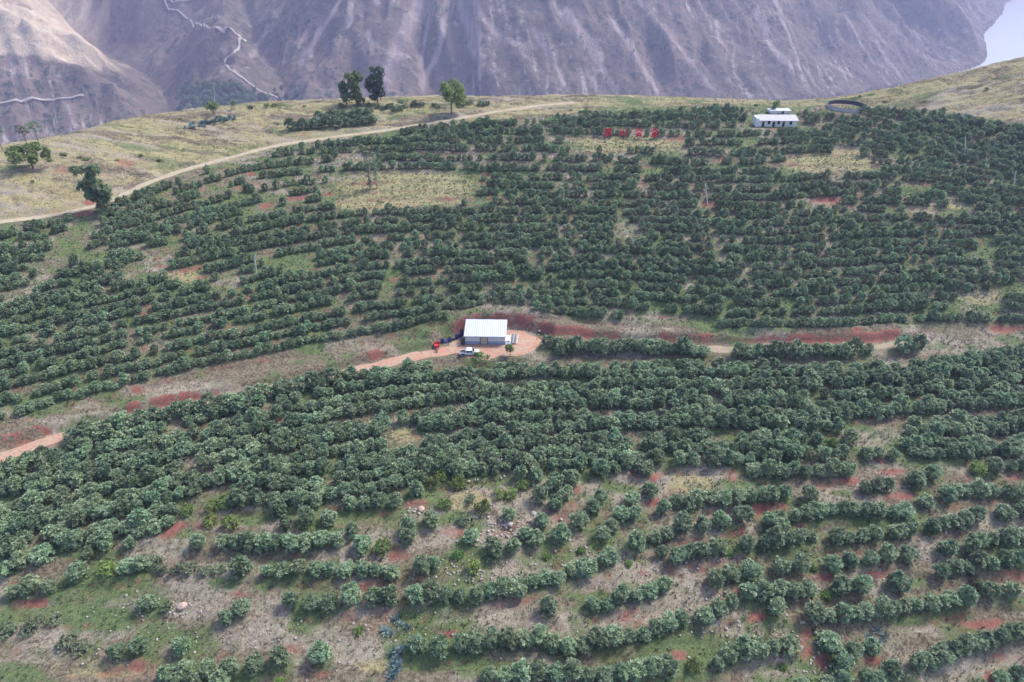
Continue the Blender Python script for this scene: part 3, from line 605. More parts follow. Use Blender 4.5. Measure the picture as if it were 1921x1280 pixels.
c_sunlit_tan = sstep(0, 60, 225 - mpx + (fbm(MX / 90, MY / 90, 122, 3) - .5) * 120 - 4.0 * np.maximum(0, mpy - 50 - .25 * (225 - np.abs(mpx - 150)) * 0 - .38 * mpx)) * (mpx < 262) * (MX < -500)  # sunlit patch of the left spur, painted as paler tan dry grass
c_red = np.exp(-((mpx - (790 - .45 * mpy)) / 16) ** 2) * (.6 + .6 * noise(MX / 30, MY / 60, 9)) * isriv
me = np_mesh('mountain', np.stack([MX, MY, MZ], -1).reshape(-1, 3), np.stack([i_ for i_ in (lambda I: (I[:-1, :-1], I[:-1, 1:], I[1:, 1:], I[1:, :-1]))(np.arange(MX.size).reshape(MX.shape))], -1).reshape(-1, 4), M['mtn'], True)
vcol(me, 'cov', np.stack([c_st, c_sunlit_tan, np.clip(c_red, 0, 1), np.ones(MX.shape)], -1).reshape(-1, 4)); vcol(me, 'flow', np.stack([MS, MD, 0 * MS, np.ones(MX.shape)], -1).reshape(-1, 4))
mountain = link(bpy.data.objects.new('mountain', me)); mountain['kind'] = 'structure'
def mgrid(x, y):
    i = np.clip(np.searchsorted(mx, x) - 1, 0, len(mx) - 2); j = np.clip(np.searchsorted(my, y) - 1, 0, len(my) - 2)
    a = np.clip((x - mx[i]) / (mx[i + 1] - mx[i]), 0, 1); b_ = np.clip((y - my[j]) / (my[j + 1] - my[j]), 0, 1)
    return (MZ[j, i] * (1 - a) + MZ[j, i + 1] * a) * (1 - b_) + (MZ[j + 1, i] * (1 - a) + MZ[j + 1, i + 1] * a) * b_
def mhit(pp):
    X, Y, Zr = ray(np.array([p[0] for p in pp]), np.array([p[1] for p in pp])); t = np.full(X.shape, 1000.0); done = np.zeros(X.shape, bool)
    for k in range(1200):
        done |= CAMZ + Zr * t <= mgrid(X * t, Y * t); t = np.where(done, t, t + 3)
        if done.all(): break
    return np.stack([X * t, Y * t, mgrid(X * t, Y * t)], -1)
MMESH = me
def mark(pp, w0, arr, amt=1.0, seed=0):
    """worn line on the mountain (road cutting or scree streak), w0 metres wide"""
    q = []
    for a, b_ in zip(pp[:-1], pp[1:]):
        k = max(2, int(math.hypot(b_[0] - a[0], b_[1] - a[1]) / 1.0)); q += [(a[0] + (b_[0] - a[0]) * i / k, a[1] + (b_[1] - a[1]) * i / k) for i in range(k)]
    qa = np.array(q); qa = qa + np.c_[(fbm(qa[:, 1] / 14, qa[:, 0] / 14, seed + 3, 2) - .5) * 5, (fbm(qa[:, 0] / 14, qa[:, 1] / 14, seed + 8, 2) - .5) * 3]
    for x, y, z in mhit([tuple(v) for v in qa]):
        i, j = np.searchsorted(mx, x), np.searchsorted(my, y); sl = (slice(max(0, j - 3), j + 3), slice(max(0, i - 3), i + 3))
        d = np.hypot(MX[sl] - x, (MY[sl] - y) * .8); arr[sl] = np.maximum(arr[sl], amt * (1 - sstep(w0 * .5, w0 * 1.1, d)))
rdm = np.zeros(MX.shape); scr = np.zeros(MX.shape)
def mroad(pp, hw):
    q = []
    for a, b_ in zip(pp[:-1], pp[1:]):
        k = max(2, int(math.hypot(b_[0] - a[0], b_[1] - a[1]) / 2.5)); q += [(a[0] + (b_[0] - a[0]) * i / k, a[1] + (b_[1] - a[1]) * i / k) for i in range(k)]
    h = mhit(q + [pp[-1]]); cut = np.where(np.hypot(*np.diff(h[:, :2], axis=0).T) > 90)[0] + 1
    for g_ in np.split(np.arange(len(h)), cut):
        if len(g_) < 5: continue
        e = h[g_].copy(); kk = np.array([1, 2, 3, 2, 1]) / 9.
        for it in range(6):
            for c in range(2): e[2:-2, c] = np.convolve(e[:, c], kk, 'valid')
        zf = lambda x, y: np.maximum.reduce([mgrid(x + dx, y + dy) for dx in (-3, 0, 3) for dy in (-3, 0, 3)])
        ribbon('mountain_road', e, hw, M['mroad'], 1.0, 5, zf, .2)
M['mroad'] = plain('mountain_road', (.42, .38, .35), .95, .1, .02, spec=.1)
mroad([(296, 10), (330, 22), (352, 38), (385, 52), (415, 66), (440, 73), (462, 79)], 2.0); mroad([(462, 79), (448, 92), (440, 103), (428, 108), (418, 116), (424, 128), (445, 142), (470, 160), (492, 175), (520, 186), (545, 196)], 2.0)
mroad([(0, 197), (40, 195), (80, 193), (120, 189), (160, 186)], 1.5); mroad([(300, 12), (330, 6), (372, 2)], 1.6)
for k, pp in enumerate([[(800, 0), (775, 60), (745, 120), (728, 175)], [(812, 0), (802, 50), (788, 130)], [(862, 0), (868, 30), (885, 58), (900, 75)], [(872, 0), (884, 40), (900, 66), (922, 76)], [(886, 0), (908, 40), (938, 70), (992, 92)], [(838, 0), (834, 40), (822, 100), (790, 165)], [(760, 30), (745, 80), (725, 150)],
        [(1040, 10), (1080, 60), (1112, 104), (1142, 150), (1166, 190)], [(1060, 20), (1100, 72), (1130, 110)], [(1310, 0), (1340, 60), (1372, 104)], [(1200, 0), (1250, 60), (1300, 120), (1332, 165)], [(1420, 20), (1440, 80), (1482, 125)], [(1500, 60), (1540, 110), (1600, 146)], [(1342, 40), (1352, 80)], [(660, 10), (655, 50)], [(575, 60), (560, 90)],
        [(1000, 60), (1035, 110), (1060, 160)], [(1150, 40), (1190, 100), (1230, 170)], [(1620, 30), (1660, 80)], [(690, 60), (700, 100)], [(880, 80), (905, 110), (900, 140)], [(330, 150), (300, 178)], [(500, 60), (470, 110)], [(640, 0), (600, 62), (565, 120)]]):
    mark(pp, 5 + 2 * (k % 3), scr, .6 + .2 * (k % 3), k)
a_ = np.stack([np.clip(c_st, 0, 1), c_sunlit_tan, np.clip(np.maximum(c_red, scr * (.5 + .7 * fbm(MX / 25, MY / 25, 77, 3))), 0, 1), rdm], -1).reshape(-1, 4)
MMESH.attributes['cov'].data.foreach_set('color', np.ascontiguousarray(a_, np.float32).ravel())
def river_mat():
    m = bpy.data.materials.new('river_water'); t, N, L, b = nodes(m)
    b.inputs['Base Color'].default_value = (.50, .52, .50, 1); b.inputs['Roughness'].default_value = .2; b.inputs['IOR'].default_value = 1.333
    g = N.new('ShaderNodeNewGeometry'); n = N.new('ShaderNodeTexNoise'); n.inputs['Scale'].default_value = .08; n.inputs['Detail'].default_value = 5; L.new(g.outputs['Position'], n.inputs['Vector'])
    bp = N.new('ShaderNodeBump'); bp.inputs['Strength'].default_value = .15; bp.inputs['Distance'].default_value = 1; L.new(n.outputs['Fac'], bp.inputs['Height']); L.new(bp.outputs[0], b.inputs['Normal'])
    return m
me = np_mesh('river', np.array([(-8000, 700, RIV), (12000, 700, RIV), (12000, 12000, RIV), (-8000, 12000, RIV)], float), np.array([[0, 1, 2, 3]]), river_mat())
o = link(bpy.data.objects.new('river', me)); o['kind'] = 'structure'

# ------------------------------------------------------------------ foliage builders
def leaf_cloud(centers, axes, per, ln, wd, spread=(20, 85), rng=RNG, droop=0.0, tone=None, bend=.0):
    n = len(centers); tone = rng.random(n) if tone is None else tone
    c = np.repeat(centers, per, 0); ax = np.repeat(axes, per, 0); tn = np.repeat(tone, per); N_ = len(c)
    ax = ax / np.linalg.norm(ax, axis=1)[:, None]
    ref = rng.normal(size=(N_, 3)); p = np.cross(ax, ref); p /= np.linalg.norm(p, axis=1)[:, None]
    al = np.radians(rng.uniform(*spread, N_)); d = ax * np.cos(al)[:, None] + p * np.sin(al)[:, None]; d[:, 2] -= droop; d /= np.linalg.norm(d, axis=1)[:, None]
    sd_ = np.cross(d, ax); sd_ /= np.linalg.norm(sd_, axis=1)[:, None] + 1e-9; sd_ = sd_ + .35 * rng.normal(size=(N_, 3)) * 1; sd_ /= np.linalg.norm(sd_, axis=1)[:, None]
    l = ln * rng.uniform(.7, 1.25, N_)[:, None]; w_ = wd * rng.uniform(.75, 1.25, N_)[:, None]
    a = c + .05 * l * d; m_ = c + .55 * l * d
    V = np.stack([a, m_ - sd_ * w_, c + l * d, m_ + sd_ * w_], 1).reshape(-1, 3); Fq = np.arange(N_ * 4).reshape(-1, 4)
    tv = np.clip(np.repeat(tn + rng.normal(0, .15, N_), 4), 0, 1)
    return V, Fq, tv
def sph(n, rng, up=0.0):
    v = rng.normal(size=(n, 3)); v /= np.linalg.norm(v, axis=1)[:, None]; v[:, 2] += up * rng.random(n); return v / np.linalg.norm(v, axis=1)[:, None]
def lobes_cloud(lobes, nclump, per, ln, wd, rng, up=.6, fill=.3, **kw):
    lobes = np.array(lobes, float); area = (lobes[:, 3] * lobes[:, 4] + lobes[:, 5] ** 2); pr = area / area.sum(); C, AX, TN = [], [], []; lt = rng.random(len(lobes))
    k = rng.choice(len(lobes), nclump * 3, p=pr); d = sph(len(k), rng, .5); rr = np.where(rng.random(len(k)) < fill, rng.uniform(.35, .8, len(k)), rng.uniform(.85, 1.08, len(k)))
    pos = lobes[k, :3] + lobes[k, 3:] * d * rr[:, None]
    depth = np.full(len(k), 9.0)
    for j, lb in enumerate(lobes):
        q = np.linalg.norm((pos - lb[:3]) / lb[3:], axis=1); depth = np.minimum(depth, np.where(k == j, 9, q))
    ok = np.where((depth > .8) & (pos[:, 2] > .05))[0][:nclump]
    ax = d[ok] + np.array([0, 0, up]); return leaf_cloud(pos[ok], ax, per, ln, wd, rng=rng, tone=np.clip(.75 * rng.random(len(ok)) ** 1.3 + .35 * lt[k[ok]], 0, 1), **kw)
def foliage(name, parts, mat):
    V = np.concatenate([p[0] for p in parts]); o = 0; Fs = []
    for p in parts: Fs.append(p[1] + o); o += len(p[0])
    me = np_mesh(name, V, np.concatenate(Fs), mat); t = np.concatenate([p[2] for p in parts]); vcol(me, 'tone', np.stack([t, t, t, np.ones_like(t)], -1)); return me
def trunk_mesh(name, stems, mat, n=6):
    b = MB()
    for pts_, rads in stems: b.tube(pts_, rads, n)
    me = bpy.data.meshes.new(name); me.from_pydata(b.v, [], b.f); me.materials.append(mat); return me

NV = 9; crowns, trunks = [], []
for v in range(NV):
    rng = np.random.default_rng(100 + v); lob = [(0, 0, 1.0, .66, .66, .75)]
    for k in range(rng.integers(8, 12)):
        a = rng.uniform(0, 6.28); r = rng.uniform(.35, .68); zz = rng.uniform(.45, 1.45); s = rng.uniform(.3, .46)
        lob.append((math.cos(a) * r, math.sin(a) * r, zz, s, s, s * rng.uniform(.95, 1.5)))
    for k in range(13):
        a = rng.uniform(0, 6.28); q = rng.uniform(.1, .75); lob.append((math.cos(a) * q, math.sin(a) * q, rng.uniform(1.45, 1.85) - .55 * q, .15, .15, rng.uniform(.26, .42)))
    cl = lobes_cloud(lob, 165, 14, .25, .058, rng, up=1.1, fill=.18, spread=(30, 85))
    crowns.append(foliage('crown', [cl], M['leaf']))
    trunks.append(trunk_mesh('trunk', [([(0, 0, -.15), (.02, .01, .3), (.05, .0, .8)], [.07, .06, .04])] + [([(.01, 0, .28), (math.cos(a) * .25, math.sin(a) * .25, .7), (math.cos(a) * .4, math.sin(a) * .4, 1.15)], [.045, .03, .015]) for a in (0.3, 2.4, 4.4)], M['bark'], 5))

def make_stuff(name, pos, rot, scl, src, label, cat):
    me = bpy.data.meshes.new(name); me.vertices.add(len(pos)); me.vertices.foreach_set('co', np.ascontiguousarray(pos, np.float32).ravel())
    a = me.attributes.new('rot', 'FLOAT_VECTOR', 'POINT'); a.data.foreach_set('vector', np.ascontiguousarray(rot, np.float32).ravel())
    a = me.attributes.new('scl', 'FLOAT_VECTOR', 'POINT'); a.data.foreach_set('vector', np.ascontiguousarray(scl, np.float32).ravel())
    a = me.attributes.new('pick', 'INT', 'POINT'); a.data.foreach_set('value', RNG.integers(0, len(src), len(pos)).astype(np.int32))
    o = link(bpy.data.objects.new(name, me)); tag(o, label, cat, kind='stuff')
    g = bpy.data.node_groups.new(name, 'GeometryNodeTree'); g.interface.new_socket('Geometry', in_out='INPUT', socket_type='NodeSocketGeometry'); g.interface.new_socket('Geometry', in_out='OUTPUT', socket_type='NodeSocketGeometry')
    N, L = g.nodes, g.links; gi = N.new('NodeGroupInput'); go = N.new('NodeGroupOutput'); iop = N.new('GeometryNodeInstanceOnPoints'); j = N.new('GeometryNodeJoinGeometry')
    for s in src:
        oi = N.new('GeometryNodeObjectInfo'); oi.transform_space = 'ORIGINAL'; oi.inputs['Object'].default_value = s; oi.inputs['As Instance'].default_value = True; L.new(oi.outputs['Geometry'], j.inputs[0])
    L.new(gi.outputs[0], iop.inputs['Points']); L.new(j.outputs[0], iop.inputs['Instance']); iop.inputs['Pick Instance'].default_value = True
    def na(n, ty):
        q = N.new('GeometryNodeInputNamedAttribute'); q.data_type = ty; q.inputs['Name'].default_value = n; return q.outputs['Attribute']
    L.new(na('pick', 'INT'), iop.inputs['Instance Index']); L.new(na('scl', 'FLOAT_VECTOR'), iop.inputs['Scale'])
    e2r = N.new('FunctionNodeEulerToRotation'); L.new(na('rot', 'FLOAT_VECTOR'), e2r.inputs[0]); L.new(e2r.outputs[0], iop.inputs['Rotation'])
    L.new(iop.outputs[0], go.inputs[0]); md = o.modifiers.new('scatter', 'NODES'); md.node_group = g; return o

# ------------------------------------------------------------------ orchard trees
tz = interp_grid(ZF, T[:, 0], T[:, 1]); tpx, tpy, tdp = proj(T[:, 0], T[:, 1], tz + 1.5)
onscr = (tpx > -15) & (tpx < 1936) & (tpy < 1295)
T, tz, tpx, tpy, tdp = T[onscr], tz[onscr], tpx[onscr], tpy[onscr], tdp[onscr]
near = np.argsort(tdp)[:300]; isnear = np.zeros(len(T), bool); isnear[near] = True
srcs = []
nnd = np.array([np.sort(np.hypot(T[:, 0] - T[i, 0], T[:, 1] - T[i, 1]))[1] for i in near])
def nd(lst, dy): w_ = hit([p[0] for p in lst], [min(p[1] + dy, 1278) for p in lst]); return np.array([np.hypot(w_[:, 0] - T[i, 0], w_[:, 1] - T[i, 1]).min() for i in near])
ngb, npb = nd(GB, 4), nd(PB, 6); nag = nd([(742, 1225), (744, 1262), (742, 1175), (1645, 1195)], 0); nst = nd([(950, 985), (915, 1015), (870, 1075), (960, 1070)], 0)
ybw = hit([p[0] for p in YB], [p[1] + 8 for p in YB]); nyb = np.array([np.hypot(ybw[:, 0] - T[i, 0], ybw[:, 1] - T[i, 1]).min() for i in near])
def near_label(q):
    if nyb[q] < 4.2: return 'dark green orchard tree right beside a yellow-green bush', 'orchard trees beside the yellow-green bushes'
    if nag[q] < 5: return 'dark green orchard tree right beside pale bluish agaves', 'orchard trees beside the agaves'
    if nst[q] < 5: return 'dark green orchard tree standing among scattered white stones', 'orchard trees among the white stones'
    if ngb[q] < 3.6: return 'dark green orchard tree right beside a low bright green shrub', 'orchard trees beside the bright green shrubs'
    if npb[q] < 3.6: return 'dark green orchard tree right beside a grey-green loose shrub', 'orchard trees beside the grey-green shrubs'
    if nnd[q] > 4.0: return 'round dark green orchard tree standing alone on open ground', 'lone orchard trees in the foreground'
    if T[near[q], 2] > 1.82: return 'large full-crowned dark green orchard tree in a planted row before the dirt road', 'large orchard trees before the dirt road'
    if T[near[q], 2] < 1.45: return 'small narrow dark green orchard tree in a planted row before the dirt road', 'small orchard trees before the dirt road'
    return 'bushy dark green orchard tree in a planted row before the dirt road', 'orchard trees before the dirt road'
for q, i in enumerate(near):
    v = q % NV; r = T[i, 2]
    t = empty('orchard_tree', (T[i, 0], T[i, 1], tz[i] - .05), RNG.uniform(0, 6.28), near_label(q)[0], 'tree', near_label(q)[1])
    c = bpy.data.objects.new('crown', crowns[v]); link(c, t); c.scale = (r * RNG.uniform(.88, 1.15), r * RNG.uniform(.88, 1.15), r * RNG.uniform(.72, 1.12))
    k = bpy.data.objects.new('trunk', trunks[v]); link(k, t); k.scale = (r, r, r)
    if q < NV: srcs.append(c)
far_i = np.where(~isnear)[0]
rot = np.c_[RNG.normal(0, .06, (len(far_i), 2)), RNG.uniform(0, 6.28, len(far_i))]
sc_ = T[far_i, 2][:, None] * np.c_[RNG.uniform(.88, 1.15, (len(far_i), 2)), np.where(T[far_i, 1] > 165, RNG.uniform(.82, 1.28, len(far_i)), RNG.uniform(.75, 1.15, len(far_i)))]
make_stuff('orchard_trees', np.c_[T[far_i, 0], T[far_i, 1], tz[far_i] - .05], rot, sc_, srcs, 'dense contour rows of dark green orchard trees covering the hillside beyond the dirt road', 'orchard')
print('TREES', len(T), 'stuff', len(far_i))

# ------------------------------------------------------------------ single trees and shrubs
def tree(name, px, py, lobes, stems, mat, bark, label, cat, group=None, nclump=200, per=12, ln=.5, wd=.12, up=.5, seed=1, rz=0, **kw):
    p = HG(px, py); rng = np.random.default_rng(seed); t = empty(name, (p.x, p.y, p.z - .05), rz, label, cat, group)
    if max(l_[3] for l_ in lobes) > 1.0:
        sub = []
        for l_ in lobes:
            for k in range(6):
                d_ = sph(1, rng)[0]; f_ = rng.uniform(.42, .66); sub.append((l_[0] + l_[3] * .72 * d_[0], l_[1] + l_[4] * .72 * d_[1], l_[2] + l_[5] * .72 * d_[2], l_[3] * f_, l_[4] * f_, l_[5] * f_))
        lobes = sub
    link(bpy.data.objects.new('crown', foliage('crown', [lobes_cloud(lobes, nclump, per, ln, wd, rng, up=up, **kw)], mat)), t)
    link(bpy.data.objects.new('trunk', trunk_mesh('trunk', stems, bark)), t); return t
def limbs(h, r, lobes, lean=0.0, n=6, seed=0):
    rr = random.Random(seed); out = [([(0, 0, -.3), (lean * .3, 0, h * .4), (lean, 0, h)], [r, r * .75, r * .3])]
    for lb in lobes[:n]:
        z0 = h * rr.uniform(.35, .8); out.append(([(lean * z0 / h, 0, z0), ((lb[0] + lean * z0 / h) / 2, lb[1] / 2, (z0 + lb[2]) / 2 + .2), (lb[0], lb[1], lb[2])], [r * .45, r * .3, r * .12]))
    return out
def rl(n, rx, rz0, rz1, s0, s1, seed, ry=None):
    r = random.Random(seed); o = []
    for i in range(n):
        a = r.uniform(0, 6.28); q = math.sqrt(r.random()); s = r.uniform(s0, s1); o.append((math.cos(a) * q * rx, math.sin(a) * q * (ry or rx), r.uniform(rz0, rz1), s, s, s * r.uniform(.7, 1.1)))
    return o
lb = rl(16, 4.0, 4.6, 11.0, 1.4, 2.3, 3); tree('broadleaf_tree', 847, 213, lb, limbs(8.5, .35, lb, seed=2), M['leaf_olive'], M['bark'], 'lone mushroom-crowned tree on a bare trunk beside the pale track on the ridge', 'tree', nclump=1000, ln=.75, wd=.17, seed=31)
lb = rl(15, 2.6, 2.0, 11.5, 1.3, 2.0, 5); tree('broadleaf_tree', 669, 197, lb, limbs(10, .3, lb, seed=3), M['leaf_olive'], M['bark'], 'yellow-green round-topped tree in the ridge clump beside the taller dark tree', 'tree', nclump=900, ln=.75, wd=.17, seed=32)
lb = rl(9, 1.5, 1.5, 8.5, 1.0, 1.6, 6); tree('broadleaf_tree', 650, 196, lb, limbs(8, .25, lb, seed=4), M['leaf_dark'], M['bark'], 'thin grey-green tree crowded against the yellow-green ridge tree', 'tree', nclump=420, ln=.7, wd=.2, seed=33)
lb = rl(15, 2.6, 3.0, 13.0, 1.2, 2.0, 7) + [(-1.2, 0, 14.0, 1.2, 1.2, 1.2)]; tree('broadleaf_tree', 709, 197, lb, limbs(12, .3, lb, lean=.3, seed=5), M['leaf_dark'], M['bark'], 'tallest dark green tree of the clump on the ridge', 'tree', nclump=900, ln=.75, wd=.17, seed=34)
lb = rl(11, 4.6, 4.0, 6.2, 1.2, 1.9, 8); tree('broadleaf_tree', 63, 316, lb, limbs(4.6, .32, lb, lean=-.5, seed=6), M['leaf_olive'], M['bark'], 'flat-topped spreading tree with a leaning trunk in the grass beside bare pink earth', 'tree', nclump=760, ln=.7, wd=.17, seed=35)
lb = [(-2.2, 0, 13.5, 1.8, 1.6, 1.1), (1.6, .4, 13.8, 1.9, 1.6, 1.1), (-.3, -.3, 11.2, 1.9, 1.7, 1.1), (-2.6, .3, 8.2, 1.6, 1.6, 1.2), (1.5, .2, 8.4, 2.6, 2.2, 1.6), (3, -.4, 6.9, 1.8, 1.6, 1.3), (-.6, .4, 6.6, 2.2, 2, 1.5), (.8, 0, 4.9, 2.3, 2, 1.3), (2.8, .2, 4.6, 1.6, 1.4, 1.0), (-1.4, 0, 5.0, 1.4, 1.4, .9), (0.5, 0, 9.8, 1.3, 1.2, .9)]
tree('pine_tree', 190, 400, lb, limbs(12.5, .35, lb, lean=-.8, n=11, seed=7), M['leaf_pine'], M['bark'], 'tall two-tiered pine standing at the edge of the pale track', 'tree', nclump=1000, ln=.755, wd=.12, up=.9, seed=36, per=16)
for k, (a, b_, h, wd_, lab) in enumerate([(6, 283, 7.5, 2.3, 'thin leaning pine on the grass crest beyond the flat-topped tree'), (52, 274, 6, 1.8, 'slight pale pine on the grass crest next to the twin slim pine'), (75, 273, 7.2, 2.2, 'slim dark pine with a small flat top on the grass crest')]):
    lb = [(-.3, 0, h, wd_ * .8, wd_ * .7, .7), (wd_ * .6, .2, h - 1.0, wd_ * .55, wd_ * .5, .5), (-wd_ * .6, -.1, h - 1.3, wd_ * .5, wd_ * .5, .5), (.3, .2, h - 2.2, .6, .6, .4)]
    tree('pine_tree', a, b_, lb, limbs(h, .13, lb, lean=-.5 if k == 0 else -.2, seed=k), M['leaf_pine'] if k != 1 else M['leaf_pale'], M['bark'], lab, 'tree', 'slim pines on the crest', nclump=80, ln=.5, wd=.06, per=14, seed=40 + k)
lb = rl(7, 2.6, 2.6, 4.4, .8, 1.3, 12); tree('broadleaf_tree', 402, 216, lb, limbs(3.4, .2, lb, seed=8), M['leaf_olive'], M['bark'], 'small round tree with a short trunk behind the bluish agave clump', 'tree', nclump=170, ln=.55, wd=.13, seed=44)
lb = rl(4, 1.4, 2.2, 3.4, .5, .9, 13); tree('broadleaf_tree', 441, 207, lb, limbs(3, .1, lb, seed=9), M['leaf_pale'], M['bark'], 'wispy little tree on the crest beyond the agave clump', 'tree', nclump=60, ln=.45, wd=.1, seed=45)
lb = rl(6, .9, 1.6, 4.0, .6, 1.0, 14); tree('broadleaf_tree', 1453, 211, lb, limbs(3, .15, lb, seed=10), M['leaf_olive'], M['bark'], 'small olive tree between the long white house and the white-roofed hut', 'tree', nclump=120, ln=.5, wd=.12, seed=46)
# sapling poplar in the clearing
for a, b_, h, lab in [(694, 355, 12.5, 'pale feathery poplar sapling in the grassy clearing, the fuller one'), (707, 353, 11.5, 'pale feathery poplar sapling in the grassy clearing, the thinner one')]:
    lb = [(RNG.normal(0, .25), RNG.normal(0, .25), z, .75, .75, 1.1) for z in np.linspace(1.5, h, 9)]
    tree('poplar_sapling', a, b_, lb, limbs(h, .09, lb, n=9, seed=11), M['leaf_pale'], M['paleb'], lab, 'tree', nclump=150 if h == 12.5 else 110, ln=.45, wd=.12, up=1.2, seed=47)
# bare thin poplars on the crest
for k, (a, b_, h) in enumerate([(1340, 200, 7), (1352, 201, 6), (1362, 199, 8), (1372, 201, 7.5), (1382, 200, 8.5), (1392, 202, 6.5)]):
    lb = [(RNG.normal(0, .2), RNG.normal(0, .2), z, .45, .45, .7) for z in np.linspace(h * .35, h, 6)]
    tree('bare_poplar', a, b_, lb, limbs(h, .07, lb, n=6, seed=20 + k), M['leaf_dark'], M['paleb'], 'thin nearly leafless poplar on the crest beyond the long white house', 'tree', 'thin poplars on the crest', nclump=16, per=8, ln=.35, wd=.06, up=1.2, seed=60 + k)
# lime-coloured sapling by the shed
lb = rl(6, .8, 1.4, 4.2, .5, .8, 19); tree('young_tree', 957, 668, lb, limbs(3.6, .09, lb, seed=31), M['leaf_y'], M['bark'], 'slender yellow-green young tree before the right end of the shed', 'tree', nclump=110, ln=.4, wd=.1, up=1.0, seed=70)
lb = rl(7, 2.0, .6, 1.3, .5, .8, 20); tree('shrub', 905, 674, lb, limbs(.8, .06, lb, seed=32), M['leaf_weed'], M['bark'], 'low spreading green shrub at the yard edge beside the white pickup', 'shrub', nclump=90, ln=.35, wd=.1, seed=71)

def shrub_meshes(mat, n, seed, flat_=.8, ncl=70, ln=.26, wd=.06):
    o = []
    for v in range(n):
        rng = np.random.default_rng(seed + v); lob = [(0, 0, .45 * flat_, .6, .6, .5 * flat_)]
        for k in range(6): a = rng.uniform(0, 6.28); s = rng.uniform(.25, .42); lob.append((math.cos(a) * .55, math.sin(a) * .55, rng.uniform(.3, .75) * flat_, s, s, s * flat_))
        o.append(foliage('foliage', [lobes_cloud(lob, ncl, 11, ln, wd, rng, up=.7)], mat))
    return o
stem_me = trunk_mesh('stem', [([(0, 0, -.1), (0, 0, .3)], [.05, .03])], M['bark'], 5)
SH = {k: shrub_meshes(M[m_], 3, s) for k, m_, s in (('y', 'leaf_y', 300), ('p', 'leaf_pale', 310), ('g', 'leaf_weed', 320), ('d', 'leaf_dark', 330), ('o', 'leaf_olive', 340))}
for q in SH['y']: pass
def shrub(kind, px, py, r, label, group, hz=1.0, name='shrub'):
    p = HG(px, py); t = empty(name, (p.x, p.y, p.z - .04), RNG.uniform(0, 6.28), label, 'shrub', group)
    c = link(bpy.data.objects.new('foliage', SH[kind][RNG.integers(0, 3)]), t); c.scale = (r, r, r * hz)
    c = link(bpy.data.objects.new('stem', stem_me), t); c.scale = (r, r, r); return t
for p in YB:
    shrub('y', p[0], p[1] + 8, RNG.uniform(1.5, 2.1), 'yellow-green bushy tree among the dark green orchard trees', 'yellow-green bushes in the orchard', 1.35, 'yellowing_bush')
for p in PB:
    shrub('p', p[0], p[1] + 6, RNG.uniform(1.3, 1.9), 'grey-green loose shrub in the weedy foreground', 'grey-green shrubs in the foreground', 1.0)
for p in GB:
    shrub('g', p[0], p[1] + 4, RNG.uniform(.9, 1.3), 'low bright green shrub on bare ground between the terrace rows', 'bright green low shrubs', .8)
for p, r in [((752, 192), 1.6), ((778, 195), 2.2), ((790, 196), 1.8), ((815, 196), 1.4), ((880, 193), 2.0), ((903, 196), 2.6), ((912, 195), 2), ((695, 207), 1.6), ((745, 206), 2.6), ((732, 200), 2.2), ((720, 203), 1.8), ((870, 195), 1.6), ((640, 198), 1.8), ((690, 196), 1.6), ((710, 199), 1.6), ((822, 200), 1.3), ((760, 200), 1.8)]:
    shrub('d', p[0], p[1] + 3, r, 'dark round bush on the ridge under the tree clump', 'dark bushes on the ridge', 1.0)
for p, r in [((500, 197), 1.4), ((515, 198), 1.6), ((470, 201), 1.4), ((572, 198), .9), ((520, 232), .9), ((120, 290), 1.4), ((95, 300), 1.2), ((160, 300), 1.3), ((150, 295), 1), ((338, 222), .8), ((1418, 197), 1.0), ((1090, 208), .9), ((1070, 206), .8), ((1660, 190), .8), ((300, 300), 1.0), ((265, 290), .9), ((220, 300), .8), ((60, 340), .8), ((1735, 190), .9), ((1850, 165), .9), ((1500, 214), 1.2), ((1520, 213), 1.4)]:
    shrub('o', p[0], p[1] + 2, r, 'small olive shrub dotted about the grassy crest', 'olive shrubs on the crest', .8)
# agaves
def agave_mesh(seed):
    rng = np.random.default_rng(seed); n = 34; ax = np.tile([[0, 0, 1.0]], (1, 1)); V, Fq, t = leaf_cloud(np.array([[0, 0, .1]]), ax, n, 1.15, .10, spread=(10, 82), rng=rng); return foliage('rosette', [(V, Fq, t)], M['leaf_blue'])
AG = [agave_mesh(400 + k) for k in range(3)]
def agave(px, py, r, label, group):
    p = HG(px, py); o = tag(link(bpy.data.objects.new('agave', AG[RNG.integers(0, 3)])), label, 'agave', group); o.location = (p.x, p.y, p.z - .06); o.scale = (r, r, r); o.rotation_euler = (0, 0, RNG.uniform(0, 6.28))
for k in range(46):
    u = RNG.random(); agave(342 + 100 * u + RNG.normal(0, 2), 240 - 18 * u + RNG.normal(0, 2.5), RNG.uniform(.9, 1.5), 'pale bluish agave in the long clump on the grassy slope', 'agaves in the clump on the slope')
for a, b_ in [(738, 1228), (750, 1222), (744, 1240), (736, 1250), (748, 1252), (742, 1262), (735, 1272), (733, 1190), (752, 1172), (722, 1185), (765, 1180), (742, 1165), (1630, 1195), (1645, 1185), (1660, 1195), (1650, 1205), (1635, 1208)]:
    agave(a, b_, RNG.uniform(.8, 1.3), 'pale bluish agave on the dry foreground slope', 'agaves in the foreground')
for a, b_ in [(1385, 213), (1120, 214), (1130, 212), (1108, 213), (1115, 216), (1790, 219), (1800, 221), (1810, 220)]:
    agave(a, b_, RNG.uniform(1.0, 1.5), 'pale bluish agave along the top edge of the orchard', 'agaves along the orchard top')
